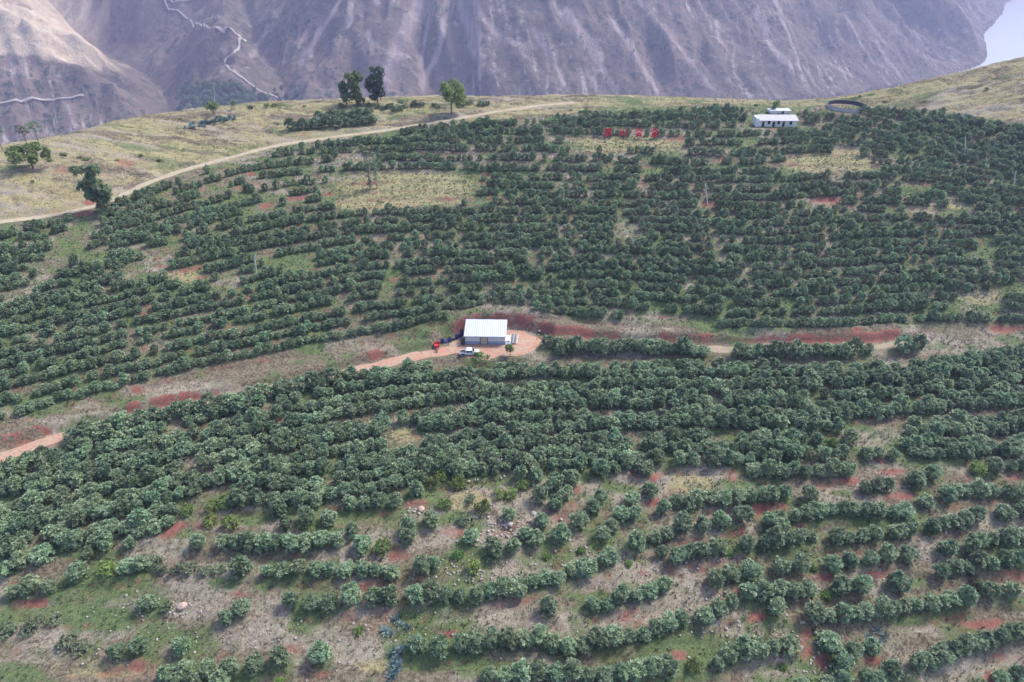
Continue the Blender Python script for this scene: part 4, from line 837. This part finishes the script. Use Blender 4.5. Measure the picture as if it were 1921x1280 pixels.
# trees in the gully at the foot of the mountain
gp = [];
for k in range(420):
    a = RNG.uniform(330, 560); b_ = 216 - RNG.random() ** 1.5 * 55
    if RNG.random() < np.clip(1.25 - abs(a - 430) / 130, 0, 1) * (1 if b_ > 180 or abs(a - 400) < 60 else .3): gp.append((a, b_))
mh = mhit(gp); nn = len(mh); s_ = RNG.uniform(4, 7, nn)
make_stuff('gully_wood', mh - [0, 0, .5], np.c_[np.zeros((nn, 2)), RNG.uniform(0, 6, nn)], np.c_[s_, s_, s_], srcs[:4], 'distant dark green wood in the gully at the foot of the mountain', 'wood')
hp = [(RNG.uniform(270, 1900), RNG.uniform(5, 190)) for k in range(420)]; mh = mhit(hp); ok = (fbm(mh[:, 0] / 180, mh[:, 1] / 180, 141, 2) > .52); mh = mh[ok]; nn = len(mh); s_ = RNG.uniform(1.5, 3.2, nn)
make_stuff('mountain_scrub', mh - [0, 0, .4], np.c_[np.zeros((nn, 2)), RNG.uniform(0, 6, nn)], np.c_[s_, s_, s_ * .7], srcs[:4], 'scattered dark scrub on the far mountain face', 'scrub')

# ------------------------------------------------------------------ grass and stones
def tufts(name, n, accept, h0, h1, w0, blades, colors, label, seed, lean=.6):
    rng = np.random.default_rng(seed); px = rng.uniform(-20, 1940, n); py = rng.uniform(150, 1300, n)
    # sample the hill evenly on the ground rather than in the picture
    x = rng.uniform(-225, 240, n); y = rng.uniform(52, 330, n); z = interp_grid(ZF, x, y); a, b_, d = proj(x, y, z)
    ok = (a > -20) & (a < 1941) & (b_ < 1300) & (b_ > 90); x, y, z, a, b_ = x[ok], y[ok], z[ok], a[ok], b_[ok]
    wgt = accept(x, y); ok = rng.random(len(x)) < wgt; x, y, z = x[ok], y[ok], z[ok]; m_ = len(x)
    ci = rng.integers(0, len(colors), m_); cc = np.array(colors)[ci] * rng.uniform(.75, 1.25, (m_, 1)); hh = rng.uniform(h0, h1, m_)
    X = np.repeat(np.c_[x, y, z - .04], blades, 0); Hh = np.repeat(hh, blades) * rng.uniform(.6, 1.2, m_ * blades); an = rng.uniform(0, 6.28, m_ * blades); k = m_ * blades
    off = np.c_[np.cos(an), np.sin(an), 0 * an] * (rng.random(k) * .55 * np.repeat(hh, blades))[:, None]; ln = np.c_[np.cos(an), np.sin(an), 0 * an] * (lean * Hh * rng.random(k))[:, None]
    b2 = an + 1.57 + rng.normal(0, .5, k); sdv = np.c_[np.cos(b2), np.sin(b2), 0 * an] * (w0 * rng.uniform(.6, 1.4, k))[:, None]
    B = X + off; V = np.stack([B - sdv, B + sdv, B + ln + np.c_[0 * an, 0 * an, Hh]], 1).reshape(-1, 3)
    me = np_mesh(name, V, np.arange(k * 3).reshape(-1, 3), M['tuft']); c4 = np.c_[np.repeat(np.repeat(cc, blades, 0), 3, 0), np.ones(k * 3)]; vcol(me, 'tint', c4)
    o = link(bpy.data.objects.new(name, me)); tag(o, label, 'grass', kind='stuff'); print(name, m_); return o
def tuft_mat():
    m = bpy.data.materials.new('grass_blades'); t, N, L, b = nodes(m); a = N.new('ShaderNodeAttribute'); a.attribute_name = 'tint'
    L.new(a.outputs['Color'], b.inputs['Base Color']); b.inputs['Roughness'].default_value = .8; b.inputs['Specular IOR Level'].default_value = .2; return m
M['tuft'] = tuft_mat()
free = 1 - np.maximum(onroad, np.maximum(fy, bank * .9))
def wt(arr, lo, hi, k): return lambda x, y: np.clip((interp_grid(arr, x, y) - lo) / (hi - lo), 0, 1) * k * (interp_grid(free, x, y) > .6)
drym = np.where(orch, np.clip(dry - .8 * grn * (grn > .6) - .7 * red * (red > .5), 0, 1), 0); grm = np.where(orch, np.clip(grn - .4 * red, 0, 1), 0); yem = np.clip(yel - .5 * red, 0, 1) * dense
tufts('dry_grass', 170000, wt(drym, .25, .8, .75), .35, .95, .06, 7, [(.32, .28, .215), (.25, .225, .155), (.38, .33, .255), (.21, .22, .11), (.29, .24, .20)], 'dry pinkish-grey grass between the orchard terraces', 5)
tufts('green_weeds', 140000, wt(grm, .25, .8, .8), .22, .55, .09, 7, [(.075, .125, .05), (.11, .17, .065), (.06, .10, .045), (.15, .20, .09)], 'green weeds growing between the orchard terraces', 6, 1.0)
tufts('yellow_grass', 120000, wt(yem, .35, .8, .7), .20, .48, .07, 6, [(.32, .275, .15), (.27, .245, .12), (.22, .22, .10), (.36, .30, .18), (.20, .21, .10)], 'yellowing grass on the ridge and in the clearings', 7)
# loose stones
rng = np.random.default_rng(77); ico = []
import bmesh
bm = bmesh.new(); bmesh.ops.create_icosphere(bm, subdivisions=1, radius=1); IV = np.array([v.co[:] for v in bm.verts]); IF = np.array([[v.index for v in f.verts] for f in bm.faces]); bm.free()
SP = [];
for cx, cy, n_, sx, sy, s0, s1 in [(950, 985, 70, 28, 18, .12, .4), (915, 1015, 40, 25, 10, .12, .35), (1060, 1015, 30, 30, 12, .12, .35), (870, 1075, 50, 40, 12, .1, .3), (960, 1070, 60, 60, 14, .1, .3), (780, 960, 12, 20, 10, .15, .45), (300, 1140, 25, 50, 14, .12, .35), (345, 1145, 16, 25, 10, .12, .3),
                                    (1330, 1160, 60, 40, 30, .1, .3), (1520, 1210, 60, 40, 40, .1, .3), (1250, 1060, 40, 60, 20, .1, .3), (640, 1200, 70, 120, 30, .1, .28), (240, 1200, 40, 90, 40, .1, .28), (880, 905, 14, 40, 15, .15, .4), (1000, 640, 16, 20, 6, .12, .3), (1600, 1000, 40, 250, 60, .1, .3), (900, 1180, 60, 160, 30, .1, .25), (740, 800, 10, 20, 14, .12, .3)]:
    for k in range(n_): SP.append((cx + rng.normal(0, sx), cy + rng.normal(0, sy), rng.uniform(s0, s1)))
h = hit([p[0] for p in SP], [min(p[1], 1278) for p in SP], ZF); V = []; Fs = []
for k, (p, s) in enumerate(zip(h, SP)):
    q = IV * (s[2] * rng.uniform(.7, 1.3, 3)) * rng.uniform(.8, 1.2, (12 if len(IV) == 12 else len(IV), 1)); V.append(q + p + [0, 0, s[2] * .25]); Fs.append(IF + k * len(IV))
o = link(bpy.data.objects.new('loose_stones', np_mesh('loose_stones', np.concatenate(V), np.concatenate(Fs), M['stone']))); tag(o, 'scattered pale loose stones on the foreground terraces', 'stones', kind='stuff')
for a, b_, s, mt, lab in [(343, 1139, .8, 'pinkstone', 'large pinkish boulder beside a grey-green shrub on the dry slope'), (790, 957, .75, 'pinkstone', 'pale pink boulder beside a round tree in the weedy clearing'), (1001, 965, .6, 'stone', 'upright pale stone above the scattered white rubble'), (957, 985, .6, 'stone', 'largest white stone in the rubble patch'), (400, 1268, .6, 'stone', 'grey boulder at the foot of a small orchard tree'), (1012, 622, .45, 'stone', 'small white stone at the red bank beside the yard')]:
    p = HG(a, min(b_, 1276)); q = np.random.default_rng(int(a)); bm = bmesh.new(); bmesh.ops.create_icosphere(bm, subdivisions=3, radius=1)
    for v in bm.verts:
        c = v.co; f = .8 + .45 * float(fbm(np.array([c.x * 1.3 + a]), np.array([c.y * 1.3 + c.z * 1.7]), 3, 3)[0]); v.co = Vector((c.x * f * 1.15, c.y * f * .9, c.z * f * .75))
    me = bpy.data.meshes.new('boulder'); bm.to_mesh(me); bm.free(); me.materials.append(M[mt]); o = link(bpy.data.objects.new('boulder', me)); o.location = (p.x, p.y, p.z + .35 * s); o.scale = (s, s, s); o.rotation_euler = (0, 0, a); tag(o, lab, 'boulder')

# ------------------------------------------------------------------ shed and yard things
def at0(px, py, z=0.0): x, y = unz(px, py, z); return Vector((float(x), float(y), z))
c = at0(910.5, 646.5); S = empty('shed', (c.x, c.y, 0), R(-1.5), 'grey-white shed with a white sheet roof in the dirt yard', 'shed'); Wd, Dp = 10.9, 6.8; w2 = Wd / 2
b = MB(); b.prism([(0, 1.0), (Dp, 1.0), (Dp, 3.5), (0, 2.8)], 'x', -w2, w2); b.build('wall', M['wallg'], S)
b = MB(); b.box((0, Dp / 2, .48), (Wd + .03, Dp + .03, 1.0)); b.build('lower_wall', M['wallb'], S)
rf = MB(); n_ = 44; prof = []
for k in range(n_):
    x = -w2 - .35 + (Wd + .7) * k / (n_ - 1); z = .05 * (k % 2); prof.append((x, z))
V = []; zr = lambda y: 2.92 + .10 * y
for y in (-.45, Dp + .4):
    for x, z in prof: V.append((x, y, zr(y) + z))
for y in (-.45, Dp + .4):
    for x, z in prof: V.append((x, y, zr(y) - .06))
fs = []
for k in range(n_ - 1): fs += [(k, k + 1, n_ + k + 1, n_ + k), (2 * n_ + k, 3 * n_ + k, 3 * n_ + k + 1, 2 * n_ + k + 1), (k, 2 * n_ + k, 2 * n_ + k + 1, k + 1), (n_ + k, n_ + k + 1, 3 * n_ + k + 1, 3 * n_ + k)]
rf.add(V, fs); roof = rf.build('roof', M['roofw'], S)
b = MB(); b.box((0, -.52, 2.84), (Wd + .8, .12, .12)); b.build('gutter', M['grey'], roof)
b = MB(); b.box((-.35, -.05, 1.2), (1.75, .06, 2.4)); d = b.build('door', M['door'], S); b = MB(); b.box((-.5, -.10, 1.1), (.06, .05, .3)); b.build('handle', M['steel'], d)
for x in (-1.35, .68): b = MB(); b.box((x, -.09, 1.42), (.14, .14, 2.84)); b.build('post', M['steel'], S)
for x, wx in ((-3.4, 3.6), (3.0, 4.2)):
    b = MB()
    for k in range(9): b.box((x - wx / 2 + wx * k / 8, -.03, 1.9), (.03, .04, 1.6))
    b.build('panel_ribs', M['white'], S)
# dark water barrel by the shed
def lathe(prof, n=20):
    b = MB(); V = []; m_ = len(prof)
    for r, z in prof:
        for k in range(n): a = 6.28318 * k / n; V.append((r * math.cos(a), r * math.sin(a), z))
    b.add(V, [(i * n + k, i * n + (k + 1) % n, (i + 1) * n + (k + 1) % n, (i + 1) * n + k) for i in range(m_ - 1) for k in range(n)] + [tuple(range(n))[::-1], tuple(range((m_ - 1) * n, m_ * n))]); return b
p = at0(869, 646); t = empty('water_tank', (p.x - .1, p.y, 0), 0, 'tall black plastic water tank at the left end of the shed', 'tank')
lathe([(.55, 0), (.62, .1), (.6, .5), (.63, .55), (.6, 1.0), (.63, 1.05), (.6, 1.5), (.5, 1.75), (.25, 1.85)]).build('barrel', M['black'], t); lathe([(.24, 1.85), (.24, 1.95), (.05, 1.97)], 14).build('lid', M['steel'], t)
# stacked blue crates
def crate_stack(px, py, nlev, label, mat):
    p = at0(px, py); t = empty('crate_stack', p, R(14) + random.uniform(-.1, .1), label, 'crates', 'blue crates along the yard edge')
    for k in range(nlev):
        b = MB(); z = k * .42; W_, D_, H_ = .95, .75, .36
        b.box((0, 0, z + .03), (W_, D_, .05))
        for sx in (-1, 1): b.box((sx * (W_ / 2 - .02), 0, z + .05 + H_ / 2), (.04, D_, H_))
        for sy in (-1, 1):
            b.box((0, sy * (D_ / 2 - .02), z + .12), (W_ - .08, .04, .14)); b.box((0, sy * (D_ / 2 - .02), z + .36), (W_ - .08, .04, .1))
            for q in (-.25, 0, .25): b.box((q, sy * (D_ / 2 - .02), z + .24), (.08, .035, .16))
        b.build('crate', M[mat], t)
for k, (a, b_, n_, mt) in enumerate([(830, 643, 3, 'blue'), (837, 642, 2, 'blue2'), (843.5, 640.5, 3, 'blue'), (850.5, 638, 1, 'blue'), (857, 636, 3, 'blue'), (862.5, 632.5, 2, 'blue'), (866.5, 629, 4, 'blue')]):
    crate_stack(a, b_, n_, ['stack of dark blue crates right beside the red cargo tricycle', 'stack of paler blue crates, second from the red cargo tricycle', 'stack of dark blue crates, third from the red cargo tricycle', 'stack of dark blue crates midway between tricycle and shed', 'stack of dark blue crates, third from the shed', 'stack of dark blue crates, second from the shed', 'tallest stack of dark blue crates against the shed'][k], mt)
# covered pile and stacked sheets to the right of the shed
p = at0(952, 640); t = empty('covered_pile', (p.x, p.y, 0), 0, 'pile under a white tarpaulin at the right end of the shed', 'tarpaulin'); V = []; fs = []; m_ = 13
for j in range(m_):
    for i in range(m_):
        u, v = i / (m_ - 1) * 2 - 1, j / (m_ - 1) * 2 - 1; hgt = 1.35 * (1 - max(abs(u), abs(v)) ** 3) + .16 * math.sin(5 * u + 3 * v) * (1 - abs(u)); V.append((u * 1.0, v * 1.9, max(.01, hgt)))
for j in range(m_ - 1):
    for i in range(m_ - 1): k = j * m_ + i; fs.append((k, k + 1, k + m_ + 1, k + m_))
b = MB(); b.add(V, fs); b.build('tarpaulin', M['white'], t, smooth=True); b = MB(); b.box((0, 0, .45), (1.3, 2.9, .88)); b.build('pile', M['grey'], t)
p = at0(964, 641); t = empty('sheet_stack', (p.x, p.y + .6, 0), R(-6), 'low rack of grey corrugated sheets with white edges beside the tarpaulin pile', 'sheets')
for k in range(5): b = MB(); b.box((-.9 + k * .42, 0, .62 + .03 * (k % 2)), (.34, 4.2, .05), tilt=.08); b.build('sheet', M['steel' if k % 2 else 'grey'], t)
for sx in (-1.15, 1.05):
    b = MB(); b.box((sx, 0, .55), (.09, 4.3, .1), tilt=.08); b.build('edge_rail', M['white'], t)
    for sy in (-1.8, 1.8): b = MB(); b.box((sx, sy, .25 + .04 * sy), (.1, .1, .5 + .08 * sy)); b.build('leg', M['grey'], t)

# ------------------------------------------------------------------ vehicles
def wheel(parent, x, y, r, wd_=.24, rim='grey'):
    t = MB(); n_ = 20; V = []
    for yy, rr in ((-wd_ / 2, r * .9), (-wd_ / 2 + .03, r), (wd_ / 2 - .03, r), (wd_ / 2, r * .9)):
        for k in range(n_): a = 6.28318 * k / n_; V.append((rr * math.cos(a), yy, rr * math.sin(a)))
    t.add(V, [(i * n_ + k, i * n_ + (k + 1) % n_, (i + 1) * n_ + (k + 1) % n_, (i + 1) * n_ + k) for i in range(3) for k in range(n_)] + [tuple(range(n_)), tuple(range(3 * n_, 4 * n_))]); o = t.build('wheel', M['rubber'], parent, loc=(x, y, r))
    q = MB()
    for sy in (-1, 1): q.tube([(0, sy * (wd_ / 2 - .02), 0), (0, sy * (wd_ / 2 + .012), 0)], r * .58, 12)
    q.build('rim', M[rim], o); return o
p = at0(880.5, 667); PT = empty('pickup_truck', (p.x, p.y + .5, 0.0), R(3), 'white crew-cab pickup truck with an empty dark bed parked before the shed', 'truck')
hw = .88
b = MB(); b.prism([(-2.62, .52), (-2.62, 1.02), (-.92, 1.02), (-.92, .52)], 'y', -hw, -hw + .07); b.prism([(-2.62, .52), (-2.62, 1.02), (-.92, 1.02), (-.92, .52)], 'y', hw - .07, hw); b.box((-2.59, 0, .77), (.06, 2 * hw - .14, .5)); b.box((-1.76, 0, .55), (1.66, 2 * hw - .14, .06)); b.box((-.95, 0, .80), (.06, 2 * hw - .14, .48)); bed = b.build('bed', M['white'], PT, bevel=.02)
b = MB(); b.box((-1.77, 0, .60), (1.58, 2 * hw - .18, .04)); b.build('bed_liner', M['steel'], bed)
b = MB(); b.prism([(-.92, .42), (-.92, 1.05), (1.05, 1.05), (1.35, 1.02), (2.45, .92), (2.62, .80), (2.66, .45), (2.5, .38), (-.8, .38)], 'y', -hw, hw); b.build('body', M['white'], PT, bevel=.05)
b = MB(); prof = [(-.90, 1.05), (-.78, 1.66), (-.6, 1.74), (.55, 1.74), (.72, 1.68), (1.35, 1.04)]
n_ = len(prof); V = [(x, -hw + .02 + (z - 1.05) * .16, z) for x, z in prof] + [(x, hw - .02 - (z - 1.05) * .16, z) for x, z in prof]
b.add(V, [tuple(range(n_))[::-1], tuple(range(n_, 2 * n_))] + [(i, i + 1, n_ + i + 1, n_ + i) for i in range(n_ - 1)]); b.build('cab', M['white'], PT, bevel=.03)
b = MB(); b.add([(1.325, -.72, 1.11), (1.325, .72, 1.11), (.76, .62, 1.66), (.76, -.62, 1.66)], [(0, 1, 2, 3)]); o = b.build('windscreen', M['glass'], PT); o.location = (.025, 0, .02)
b = MB(); b.add([(-.89, -.7, 1.15), (-.89, .7, 1.15), (-.80, .62, 1.62), (-.80, -.62, 1.62)], [(0, 3, 2, 1)]); o = b.build('rear_window', M['glass'], PT); o.location = (-.03, 0, 0)
for sy in (-1, 1):
    for xs in ([(-.72, 1.14), (.02, 1.14), (.02, 1.62), (-.64, 1.62)], [(.12, 1.14), (1.10, 1.14), (.62, 1.62), (.12, 1.62)]):
        b = MB(); b.add([(x, sy * (hw - .005 - (z - 1.05) * .16), z) for x, z in xs], [(0, 1, 2, 3)]); b.build('side_window', M['glass'], PT)
    b = MB(); b.box((1.02, sy * (hw + .12), 1.12), (.12, .2, .18)); b.build('mirror', M['white'], PT)
    b = MB(); b.box((2.62, sy * .66, .74), (.1, .34, .16)); b.build('headlight', M['lamp'], PT)
    b = MB(); b.box((-2.64, sy * .80, .82), (.05, .14, .3)); b.build('tail_light', M['red'], PT)
    b = MB(); b.box((.07, sy * (hw + .01), .88), (.16, .03, .04)); b.build('door_handle', M['grey'], PT)
    for x in (-1.75, 1.68):
        b = MB(); V = [];
        b.prism([(x + .47 * math.cos(a), .40 + .47 * math.sin(a)) for a in np.linspace(0, math.pi, 12)], 'y', sy * (hw - .2), sy * (hw + .012)); b.build('wheel_arch', M['rubber'], PT)
        wheel(PT, x, sy * (hw - .08), .37)
b = MB(); b.box((2.66, 0, .50), (.12, 1.7, .2)); b.build('bumper', M['grey'], PT); b = MB(); b.box((2.65, 0, .76), (.05, .9, .2)); b.build('grille', M['steel'], PT)
b = MB(); b.box((-2.66, 0, .48), (.1, 1.6, .14)); b.build('bumper', M['grey'], PT)
# ladder rack / headboard behind the cab
b = MB(); [b.tube([(-1.02, y, 1.0), (-1.02, y, 1.75)], .03, 6) for y in (-.75, 0, .75)]; b.tube([(-1.02, -.78, 1.75), (-1.02, .78, 1.75)], .03, 6); b.build('headboard_rack', M['white'], PT)
# red cargo tricycle, front towards the shade of the road (local +x forward)
p = at0(820, 656); TR = empty('cargo_tricycle', (p.x, p.y + .3, 0), R(-82), 'red three-wheeled cargo tricycle with an open box at the yard edge', 'tricycle')
b = MB(); b.box((-.75, 0, .62), (2.0, 1.4, .06))
for sy in (-1, 1): b.box((-.75, sy * .68, .92), (2.0, .04, .6))
for sx in (-1.73, .23): b.box((sx, 0, .92), (.04, 1.32, .6))
b.build('cargo_box', M['red'], TR)
b = MB(); b.tube([(.3, 0, .55), (1.15, 0, .62), (1.4, 0, 1.05)], .06, 8); b.tube([(-1.6, 0, .5), (.3, 0, .5)], .06, 8); b.build('frame', M['steel'], TR)
b = MB(); b.prism([(.45, .62), (.45, .85), (.7, .92), (1.05, .95), (1.15, .75), (1.1, .6)], 'y', -.2, .2); b.build('fuel_tank', M['red'], TR, bevel=.03)
b = MB(); b.box((.52, 0, .92), (.5, .36, .12)); b.build('seat', M['black'], TR, bevel=.03)
b = MB(); b.tube([(1.25, -.42, 1.2), (1.4, -.2, 1.12), (1.4, .2, 1.12), (1.25, .42, 1.2)], .03, 6); b.build('handlebar', M['steel'], TR)
b = MB(); b.tube([(1.4, 0, 1.05), (1.65, 0, .35)], .05, 6); b.build('fork', M['steel'], TR)
b = MB(); b.prism([(1.3, .62), (1.5, .72), (1.75, .72), (2.0, .58), (1.9, .55), (1.7, .66), (1.5, .65)], 'y', -.12, .12); b.build('mudguard', M['red'], TR)
b = MB(); b.box((1.5, 0, 1.0), (.16, .24, .2)); b.build('headlight', M['lamp'], TR)
b = MB(); b.add([(1.42, -.4, .75), (1.42, .4, .75), (1.25, .36, 1.55), (1.25, -.36, 1.55), (1.46, -.4, .75), (1.46, .4, .75), (1.29, .36, 1.55), (1.29, -.36, 1.55)], [(0, 1, 2, 3), (4, 7, 6, 5), (0, 4, 5, 1), (3, 2, 6, 7), (0, 3, 7, 4), (1, 5, 6, 2)]); b.build('front_shield', M['red'], TR)
wheel(TR, 1.68, 0, .33, .14); wheel(TR, -1.0, .52, .33, .16); wheel(TR, -1.0, -.52, .33, .16)

# ------------------------------------------------------------------ buildings and water tank on the ridge
c = BLD; B = empty('long_house', (c.x - .2, c.y, c.z - .02), R(-2), 'long low white house with a row of dark doors and windows at the orchard top', 'house'); L2 = 8.2; Dp = 4.4; Hh = 2.5
b = MB(); b.prism([(0, -.3), (Dp, -.3), (Dp, Hh + .4), (0, Hh)], 'x', -L2, L2); b.build('wall', M['whitewall'], B)
b = MB(); b.prism([(-.7, Hh - .05), (Dp + .3, Hh + 1.0), (Dp + .3, Hh + 1.12), (-.7, Hh + .09)], 'x', -L2 + 1.2, L2 + .4); b.build('roof', M['roofg'], B)
b = MB(); b.box((-L2 + .55, Dp / 2 - .2, Hh / 2 + .45), (1.0, Dp + .5, Hh + .9)); b.build('gable_annex', M['whitewall'], B)
for k, (x, kind) in enumerate([(-5.2, 'd'), (-3.0, 'w'), (-1.0, 'd'), (.9, 'w'), (2.9, 'd'), (5.7, 'w')]):
    if kind == 'd': b = MB(); b.box((x, -.02, 1.0), (1.0, .12, 2.0)); d = b.build('door', M['dark'], B); b = MB(); b.box((x, -.06, 2.04), (1.2, .16, .1)); b.box((x - .55, -.06, 1.0), (.1, .16, 2.0)); b.box((x + .55, -.06, 1.0), (.1, .16, 2.0)); b.build('frame', M['whitewall'], d)
    else: b = MB(); b.box((x, -.02, 1.65), (.95, .12, 1.25)); d = b.build('window', M['glass'], B); b = MB(); b.box((x, -.07, .98), (1.2, .2, .09)); b.build('sill', M['concrete'], d)
b = MB(); b.box((0, -1.6, -.25), (2 * L2 - 1, 3.0, .5)); b.build('terrace', M['concrete'], B)
c = WHT; t = empty('white_hut', (c.x, c.y, c.z - .02), R(2), 'low hut with a flat white roof behind the long white house', 'hut')
b = MB(); b.box((0, 2, .3), (8.2, 3.6, 1.8)); b.build('wall', M['whitewall'], t); b = MB(); b.box((0, 2, 1.27), (9.4, 4.4, .14), taper=.97); b.build('roof', M['roofw'], t); b = MB(); b.box((1, .18, .4), (.9, .08, 1.4)); b.build('door', M['dark'], t)
c = TANK; t = empty('reservoir', (c.x, c.y, c.z - 1.25), 0, 'large round open concrete reservoir with a dark inner wall on the ridge', 'reservoir'); n_ = 72; Ro, Ri, Ht = 7.9, 7.65, 2.6
def ringm(r0, r1, z0, z1, side_=None):
    b = MB(); V = []
    for r, z in ((r0, z0), (r0, z1), (r1, z1), (r1, z0)):
        for k in range(n_): a = 6.28318 * k / n_; V.append((r * math.cos(a), r * math.sin(a), z))
    b.add(V, [(i * n_ + k, i * n_ + (k + 1) % n_, ((i + 1) % 4) * n_ + (k + 1) % n_, ((i + 1) % 4) * n_ + k) for i in range(4) for k in range(n_)]); return b
ringm(Ro, Ri, -.6, Ht).build('outer_wall', M['concrete'], t); ringm(Ri - .01, Ri - .12, -.3, Ht + .02).build('liner', M['liner'], t); ringm(Ro + .06, Ri - .14, Ht + .03, Ht + .12).build('rim', M['liner'], t)
b = MB(); b.add([(0, 0, 1.12)] + [((Ri - .12) * math.cos(6.28318 * k / n_), (Ri - .12) * math.sin(6.28318 * k / n_), 1.12) for k in range(n_)], [(0, k + 1, (k + 1) % n_ + 1) for k in range(n_)]); b.build('water', M['algae'], t)
ringm(Ri - .12, Ri - 1.5, .9, 1.2).build('mud_ring', M['liner'], t)
for k in range(8): a = 6.28318 * k / 8 + .2; b = MB(); b.box((math.cos(a) * (Ro + .08), math.sin(a) * (Ro + .08), 1.0), (.22, .4, 3.0), rz=a); b.build('buttress', M['concrete'], t)
p = HG(1611, 188); t = empty('pump_box', (p.x, p.y, p.z), 0, 'small dark box on a post behind the round reservoir', 'box'); b = MB(); b.box((0, 0, 1.6), (.8, .6, .9)); b.build('box', M['bark'], t); b = MB(); b.box((0, 0, .55), (.15, .15, 1.2)); b.build('post', M['grey'], t)

# ------------------------------------------------------------------ sign characters
def stroke(b, x0, y0, x1, y1, w_=.16):
    d = math.hypot(x1 - x0, y1 - y0); nx, nz_ = -(y1 - y0) / d * w_ / 2, (x1 - x0) / d * w_ / 2; s = 3.0; ox, oz = -1.5, .75
    V = [(ox + s * x, yy, oz + s * z) for yy in (-.06, .06) for x, z in ((x0 + nx, y0 + nz_), (x1 + nx, y1 + nz_), (x1 - nx, y1 - nz_), (x0 - nx, y0 - nz_))]
    b.add(V, [(0, 1, 2, 3), (7, 6, 5, 4), (0, 4, 5, 1), (1, 5, 6, 2), (2, 6, 7, 3), (3, 7, 4, 0)])
ROOF_ = [(.5, 1.0, .02, .58), (.5, 1.0, .98, .58)]
GL = {'si': [(.06, .92, .94, .92), (.1, .92, .1, .0), (.9, .92, .9, .0), (.04, .06, .96, .06), (.38, .9, .38, .55), (.38, .57, .24, .32), (.62, .9, .62, .42), (.6, .42, .82, .42)],
      'chuan': [(.15, .95, .14, .4), (.14, .42, .02, .02), (.5, .9, .5, .12), (.88, .98, .88, .0)],
      'hui': ROOF_ + [(.28, .56, .72, .56), (.06, .36, .94, .36), (.46, .36, .22, .08), (.18, .08, .82, .1), (.64, .26, .86, .0)],
      'jin': ROOF_ + [(.28, .57, .72, .57), (.14, .36, .86, .36), (.5, .57, .5, .05), (.26, .28, .34, .12), (.74, .28, .66, .12), (.03, .04, .97, .04)]}
for (px, py), g_, lab in [((1140, 259), 'si', 'red freestanding sign character shaped like a closed box on the orchard slope'), ((1168.5, 260), 'chuan', 'red freestanding sign character of three upright strokes on the orchard slope'), ((1197.5, 260), 'hui', 'red freestanding sign character with a pointed roof and open foot on the orchard slope'), ((1226.5, 260), 'jin', 'red freestanding sign character with a pointed roof and flat wide base on the orchard slope')]:
    p = HG(px, py); t = empty('sign_character', (p.x, p.y, p.z), 0, lab, 'sign', 'red characters of the hillside sign'); b = MB()
    for s in GL[g_]: stroke(b, *s)
    b.build('character', M['redsign'], t)
    for x in (-.75, .75): b = MB(); b.box((x, .14, .85), (.1, .1, 2.4)); b.build('post', M['grey'], t)

# ------------------------------------------------------------------ poles and posts
def pole(px0, py0, px1, py1, r, label, arm=False):
    p = HG(px0, py0); X, Y, Zr = ray(px1, py1); t_ = p.y / float(Y); top = Vector((float(X) * t_, p.y, CAMZ + float(Zr) * t_)); t = empty('utility_pole', (p.x, p.y, p.z), 0, label, 'pole', 'pale poles on the hillside')
    d = top - p; b = MB(); b.tube([(0, 0, -.4), (d.x * .5, 0, d.z * .5), (d.x, 0, d.z)], [r, r * .85, r * .7], 10); b.build('shaft', M['pole'], t)
    b = MB(); b.box((d.x * .93, -.06, d.z * .93), (1.2 if arm else .5, .1, .1)); b.build('cross_arm', M['grey'], t)
    for s in (-1, 1): b = MB(); b.tube([(d.x * .93 + s * (.5 if arm else .2), -.06, d.z * .93 + .05), (d.x * .93 + s * (.5 if arm else .2), -.06, d.z * .93 + .22)], .05, 6); b.build('insulator', M['white'], t)
pole(482, 519, 477.5, 480, .17, 'pale leaning pole among the orchard rows uphill of the shed'); pole(1328, 384, 1323, 346, .17, 'pale leaning pole in a gap of the orchard below the red sign characters')
pole(1810, 292, 1811, 257, .16, 'straight pale pole in the dense orchard below the reservoir'); pole(1899, 360, 1906, 321, .16, 'pale pole leaning to the right over the bare orchard patch')
pole(404, 210, 401, 164, .13, 'slim pole on the crest behind the small round tree'); pole(533, 197, 531, 172, .11, 'slim faint pole on the crest near the olive shrubs')
for a, b_, h, lab in [(232, 336, 1.9, 'short white marker post standing in the ridge grass near pink earth'), (1111, 276, 1.8, 'short white marker post below the red sign characters'), (941, 872, 1.6, 'short white marker post among the foreground trees')]:
    p = HG(a, b_); t = empty('marker_post', p, 0, lab, 'post'); b = MB(); b.box((0, 0, h / 2 - .1), (.22, .22, h + .2)); b.build('post', M['white'], t); b = MB(); b.box((0, 0, h + .06), (.36, .36, .14), taper=.6); b.build('cap', M['concrete'], t)

# ------------------------------------------------------------------ haze
b = MB(); b.box((2000, 5500, 330), (22000, 14000, 1390)); hz = b.build('haze', plain('unused_haze', (.8, .8, .8)))
hm = bpy.data.materials.new('haze_air'); hm.use_nodes = True; N = hm.node_tree.nodes; N.clear(); out = N.new('ShaderNodeOutputMaterial'); pv = N.new('ShaderNodeVolumePrincipled')
pv.inputs['Color'].default_value = (.56, .61, 1.0, 1); pv.inputs['Density'].default_value = .00019; pv.inputs['Anisotropy'].default_value = 0.2
hm.node_tree.links.new(pv.outputs[0], out.inputs['Volume']); hz.data.materials.clear(); hz.data.materials.append(hm); hz['kind'] = 'stuff'; hz['label'] = 'thin bluish haze filling the canyon air'; hz['category'] = 'haze'
print('ZMAX', MZ.max(), ZF.min(), ZF.max())
